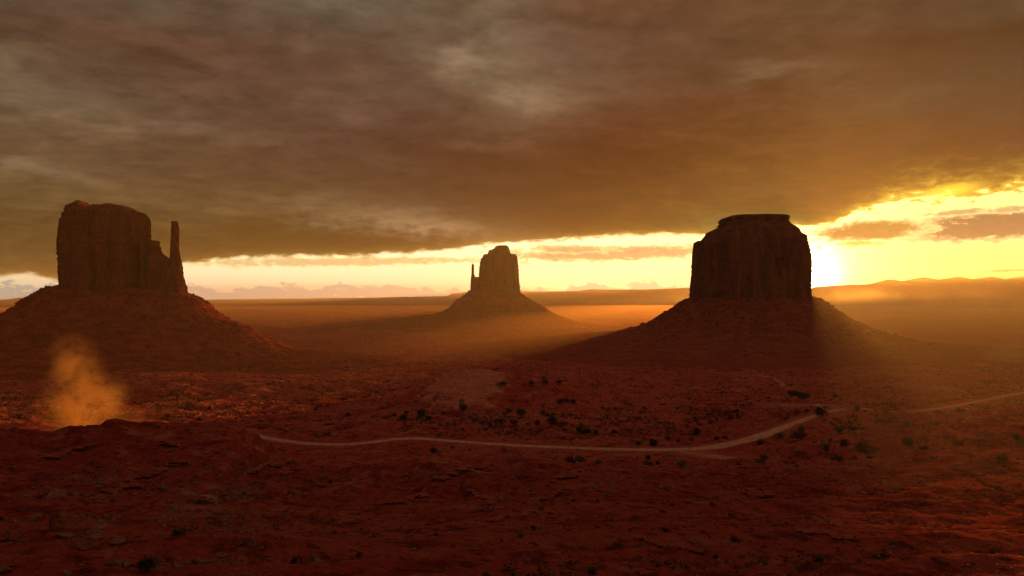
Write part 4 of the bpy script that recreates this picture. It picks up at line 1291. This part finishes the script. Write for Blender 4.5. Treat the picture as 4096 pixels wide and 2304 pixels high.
def car(px, row, rz, paint, label):
    p = ground_at(px, row)
    e = empty('parked_car', (p[0], p[1], p[2] + 0.12), rz)
    tag(e, label, 'car', 'cars in the parking area')
    mp = mat_simple('car_paint', paint, tuple(v * 1.1 for v in paint), 1.0, 0.25, 0.7)
    import bmesh
    prof = [(-2.25, .35), (-2.3, .75), (-2.2, 1.0), (-1.9, 1.08), (1.0, 1.08), (2.1, .92), (2.3, .7), (2.28, .35)]
    top = [(-2.0, 1.08), (-1.7, 1.68), (0.2, 1.72), (1.05, 1.08)]
    def slab(name, pr, w0, w1, mat):
        V, Fc = [], []
        n = len(pr)
        for sgn in (-1, 1):
            for (x_, z_) in pr:
                w = w0 + (w1 - w0) * (z_ - pr[0][1]) / (max(q[1] for q in pr) - min(q[1] for q in pr) + 1e-6)
                V.append((x_, sgn * w, z_))
        Fc.append(tuple(range(n))[::-1]); Fc.append(tuple(range(n, 2 * n)))
        for k in range(n): Fc.append((k, (k + 1) % n, n + (k + 1) % n, n + k))
        me = bpy.data.meshes.new(name); me.from_pydata(V, [], Fc); me.materials.append(mat)
        bm = bmesh.new(); bm.from_mesh(me); bmesh.ops.recalc_face_normals(bm, faces=bm.faces)
        bmesh.ops.bevel(bm, geom=bm.edges[:], offset=0.05, segments=2, affect='EDGES'); bm.to_mesh(me); bm.free()
        o = bpy.data.objects.new(name, me); col.objects.link(o); o.parent = e
        return o
    slab('body', prof, 0.92, 0.92, mp)
    slab('cabin', top, 0.86, 0.66, M_GLASS)
    slab('roof', [(-1.68, 1.685), (-1.6, 1.74), (0.1, 1.78), (0.22, 1.725)], 0.66, 0.64, mp)
    for sx in (-1.4, 1.4):
        for sy in (-0.86, 0.86):
            bm = bmesh.new(); bmesh.ops.create_cone(bm, cap_ends=True, segments=20, radius1=.36, radius2=.36, depth=.24)
            me = bpy.data.meshes.new('wheel'); bm.to_mesh(me); bm.free(); me.materials.append(M_TYRE)
            o = bpy.data.objects.new('wheel', me); col.objects.link(o); o.parent = e; o.location = (sx, sy, .36); o.rotation_euler = (math.pi / 2, 0, 0)
    for sy in (-0.62, 0.62):
        bm = bmesh.new(); bmesh.ops.create_uvsphere(bm, u_segments=12, v_segments=8, radius=.17)
        me = bpy.data.meshes.new('headlight'); bm.to_mesh(me); bm.free(); me.materials.append(M_LAMP)
        o = bpy.data.objects.new('headlight', me); col.objects.link(o); o.parent = e; o.location = (2.22, sy, .78); o.scale = (.6, 1, .8)


car(819, 407.2, math.radians(-75), (0.62, 0.62, 0.64), 'pale car at the right end of the parking area, nose towards the viewer')
car(811.5, 406.6, math.radians(-100), (0.06, 0.05, 0.05), 'dark car in the parking area, next to the pale one at the right end')
car(780, 406.6, math.radians(-60), (0.70, 0.70, 0.70), 'white car parked alone at the left end of the parking area')


# ------------------------------------------------------------------ dust
def plume(name, loc, dims, blobs, dens, colr, g, nscale, step, label=None):
    """a drifting cloud of dust: density is a sum of soft lobes broken up by noise, all in metres round the cloud's own origin"""
    m, v = vol_mat('dust', colr, 0.0, g)
    o = objco(); x, y, z = sepx(o)
    nz = noise(o, nscale, 5, 0.62, 0.8)
    tot = None
    for (bx, by, bz, rx, ry, rz_, w) in blobs:
        d = S.m('POWER', (x - bx) / rx, 2.0) + S.m('POWER', (y - by) / ry, 2.0) + S.m('POWER', (z - bz) / rz_, 2.0)
        b = S.m('EXPONENT', -d * 1.3) * w
        tot = b if tot is None else tot + b
    dn = S.m('MAXIMUM', tot * (nz - 0.36) * 4.2 - 0.05, 0.0) * dens
    m.node_tree.links.new(dn.s, v.inputs['Density'])
    try: m.cycles.volume_step_rate = step
    except Exception: m.volume_step_rate = step
    ob = lens(name, loc, dims, m, 3.0)
    tag(ob, label, 'dust cloud' if label else None, kind='stuff')
    return ob


px_, py_, pz_ = pt(80, 432, 470)
plume('dust_plume', (px_, py_, pz_ + 16), (60, 42, 60),
      [(-2, 0, -12, 15, 13, 22, 1.0), (9, 0, -2, 15, 13, 16, 1.0), (-2, 0, 14, 13, 11, 20, 1.0), (-20, 3, -4, 10, 10, 9, .4), (19, 0, 4, 7, 8, 12, .45), (-7, 0, 28, 9, 8, 11, .5)],
      0.044, (0.97, 0.58, 0.24), 0.35, 0.085, 1.0, 'orange sunlit plume of dust rising behind the near left ridge')
px_, py_, pz_ = pt(150, 424, 480)
plume('dust_plume', (px_, py_, pz_ + 4), (36, 22, 16), [(-8, 0, 0, 14, 10, 8, .7), (12, 0, 2, 12, 10, 7, .5)], 0.016, (0.97, 0.58, 0.24), 0.35, 0.09, 1.0,
      'thin low puff of dust right of the tall plume behind the near ridge')
px_, py_, pz_ = pt(930, 322, 4200)
plume('dust_bank', (px_, py_, pz_ + 70), (820, 260, 130),
      [(-430, 0, 10, 300, 160, 90, 1.0), (-150, 0, -10, 300, 150, 75, 1.0), (160, 0, 0, 280, 150, 75, .9), (460, 0, -10, 300, 150, 60, .9), (-250, 0, 60, 150, 120, 50, .5)],
      0.0028, (0.98, 0.84, 0.55), 0.55, 0.006, 1.5, 'bright golden bank of dust drifting over the plain at right')
mg, vg = vol_mat('golden_dust', (0.97, 0.66, 0.30), 9.0e-4, 0.5)
tag(lens('dust_layer', (2050, 3500, 0), (1250, 950, 105), mg, 9.0), kind='stuff')
px_, py_, pz_ = pt(1015, 362, 1700)
plume('dust_bank', (px_, py_, pz_ + 25), (110, 60, 50), [(10, 0, 0, 60, 36, 26, .8), (-30, 0, -10, 40, 30, 16, .5)], 0.010, (0.98, 0.78, 0.48), 0.5, 0.03, 1.5,
      'faint orange dust at the right edge of the desert floor')


# ------------------------------------------------------------------ report helper
print('verts', sum(len(m.vertices) for m in bpy.data.meshes))
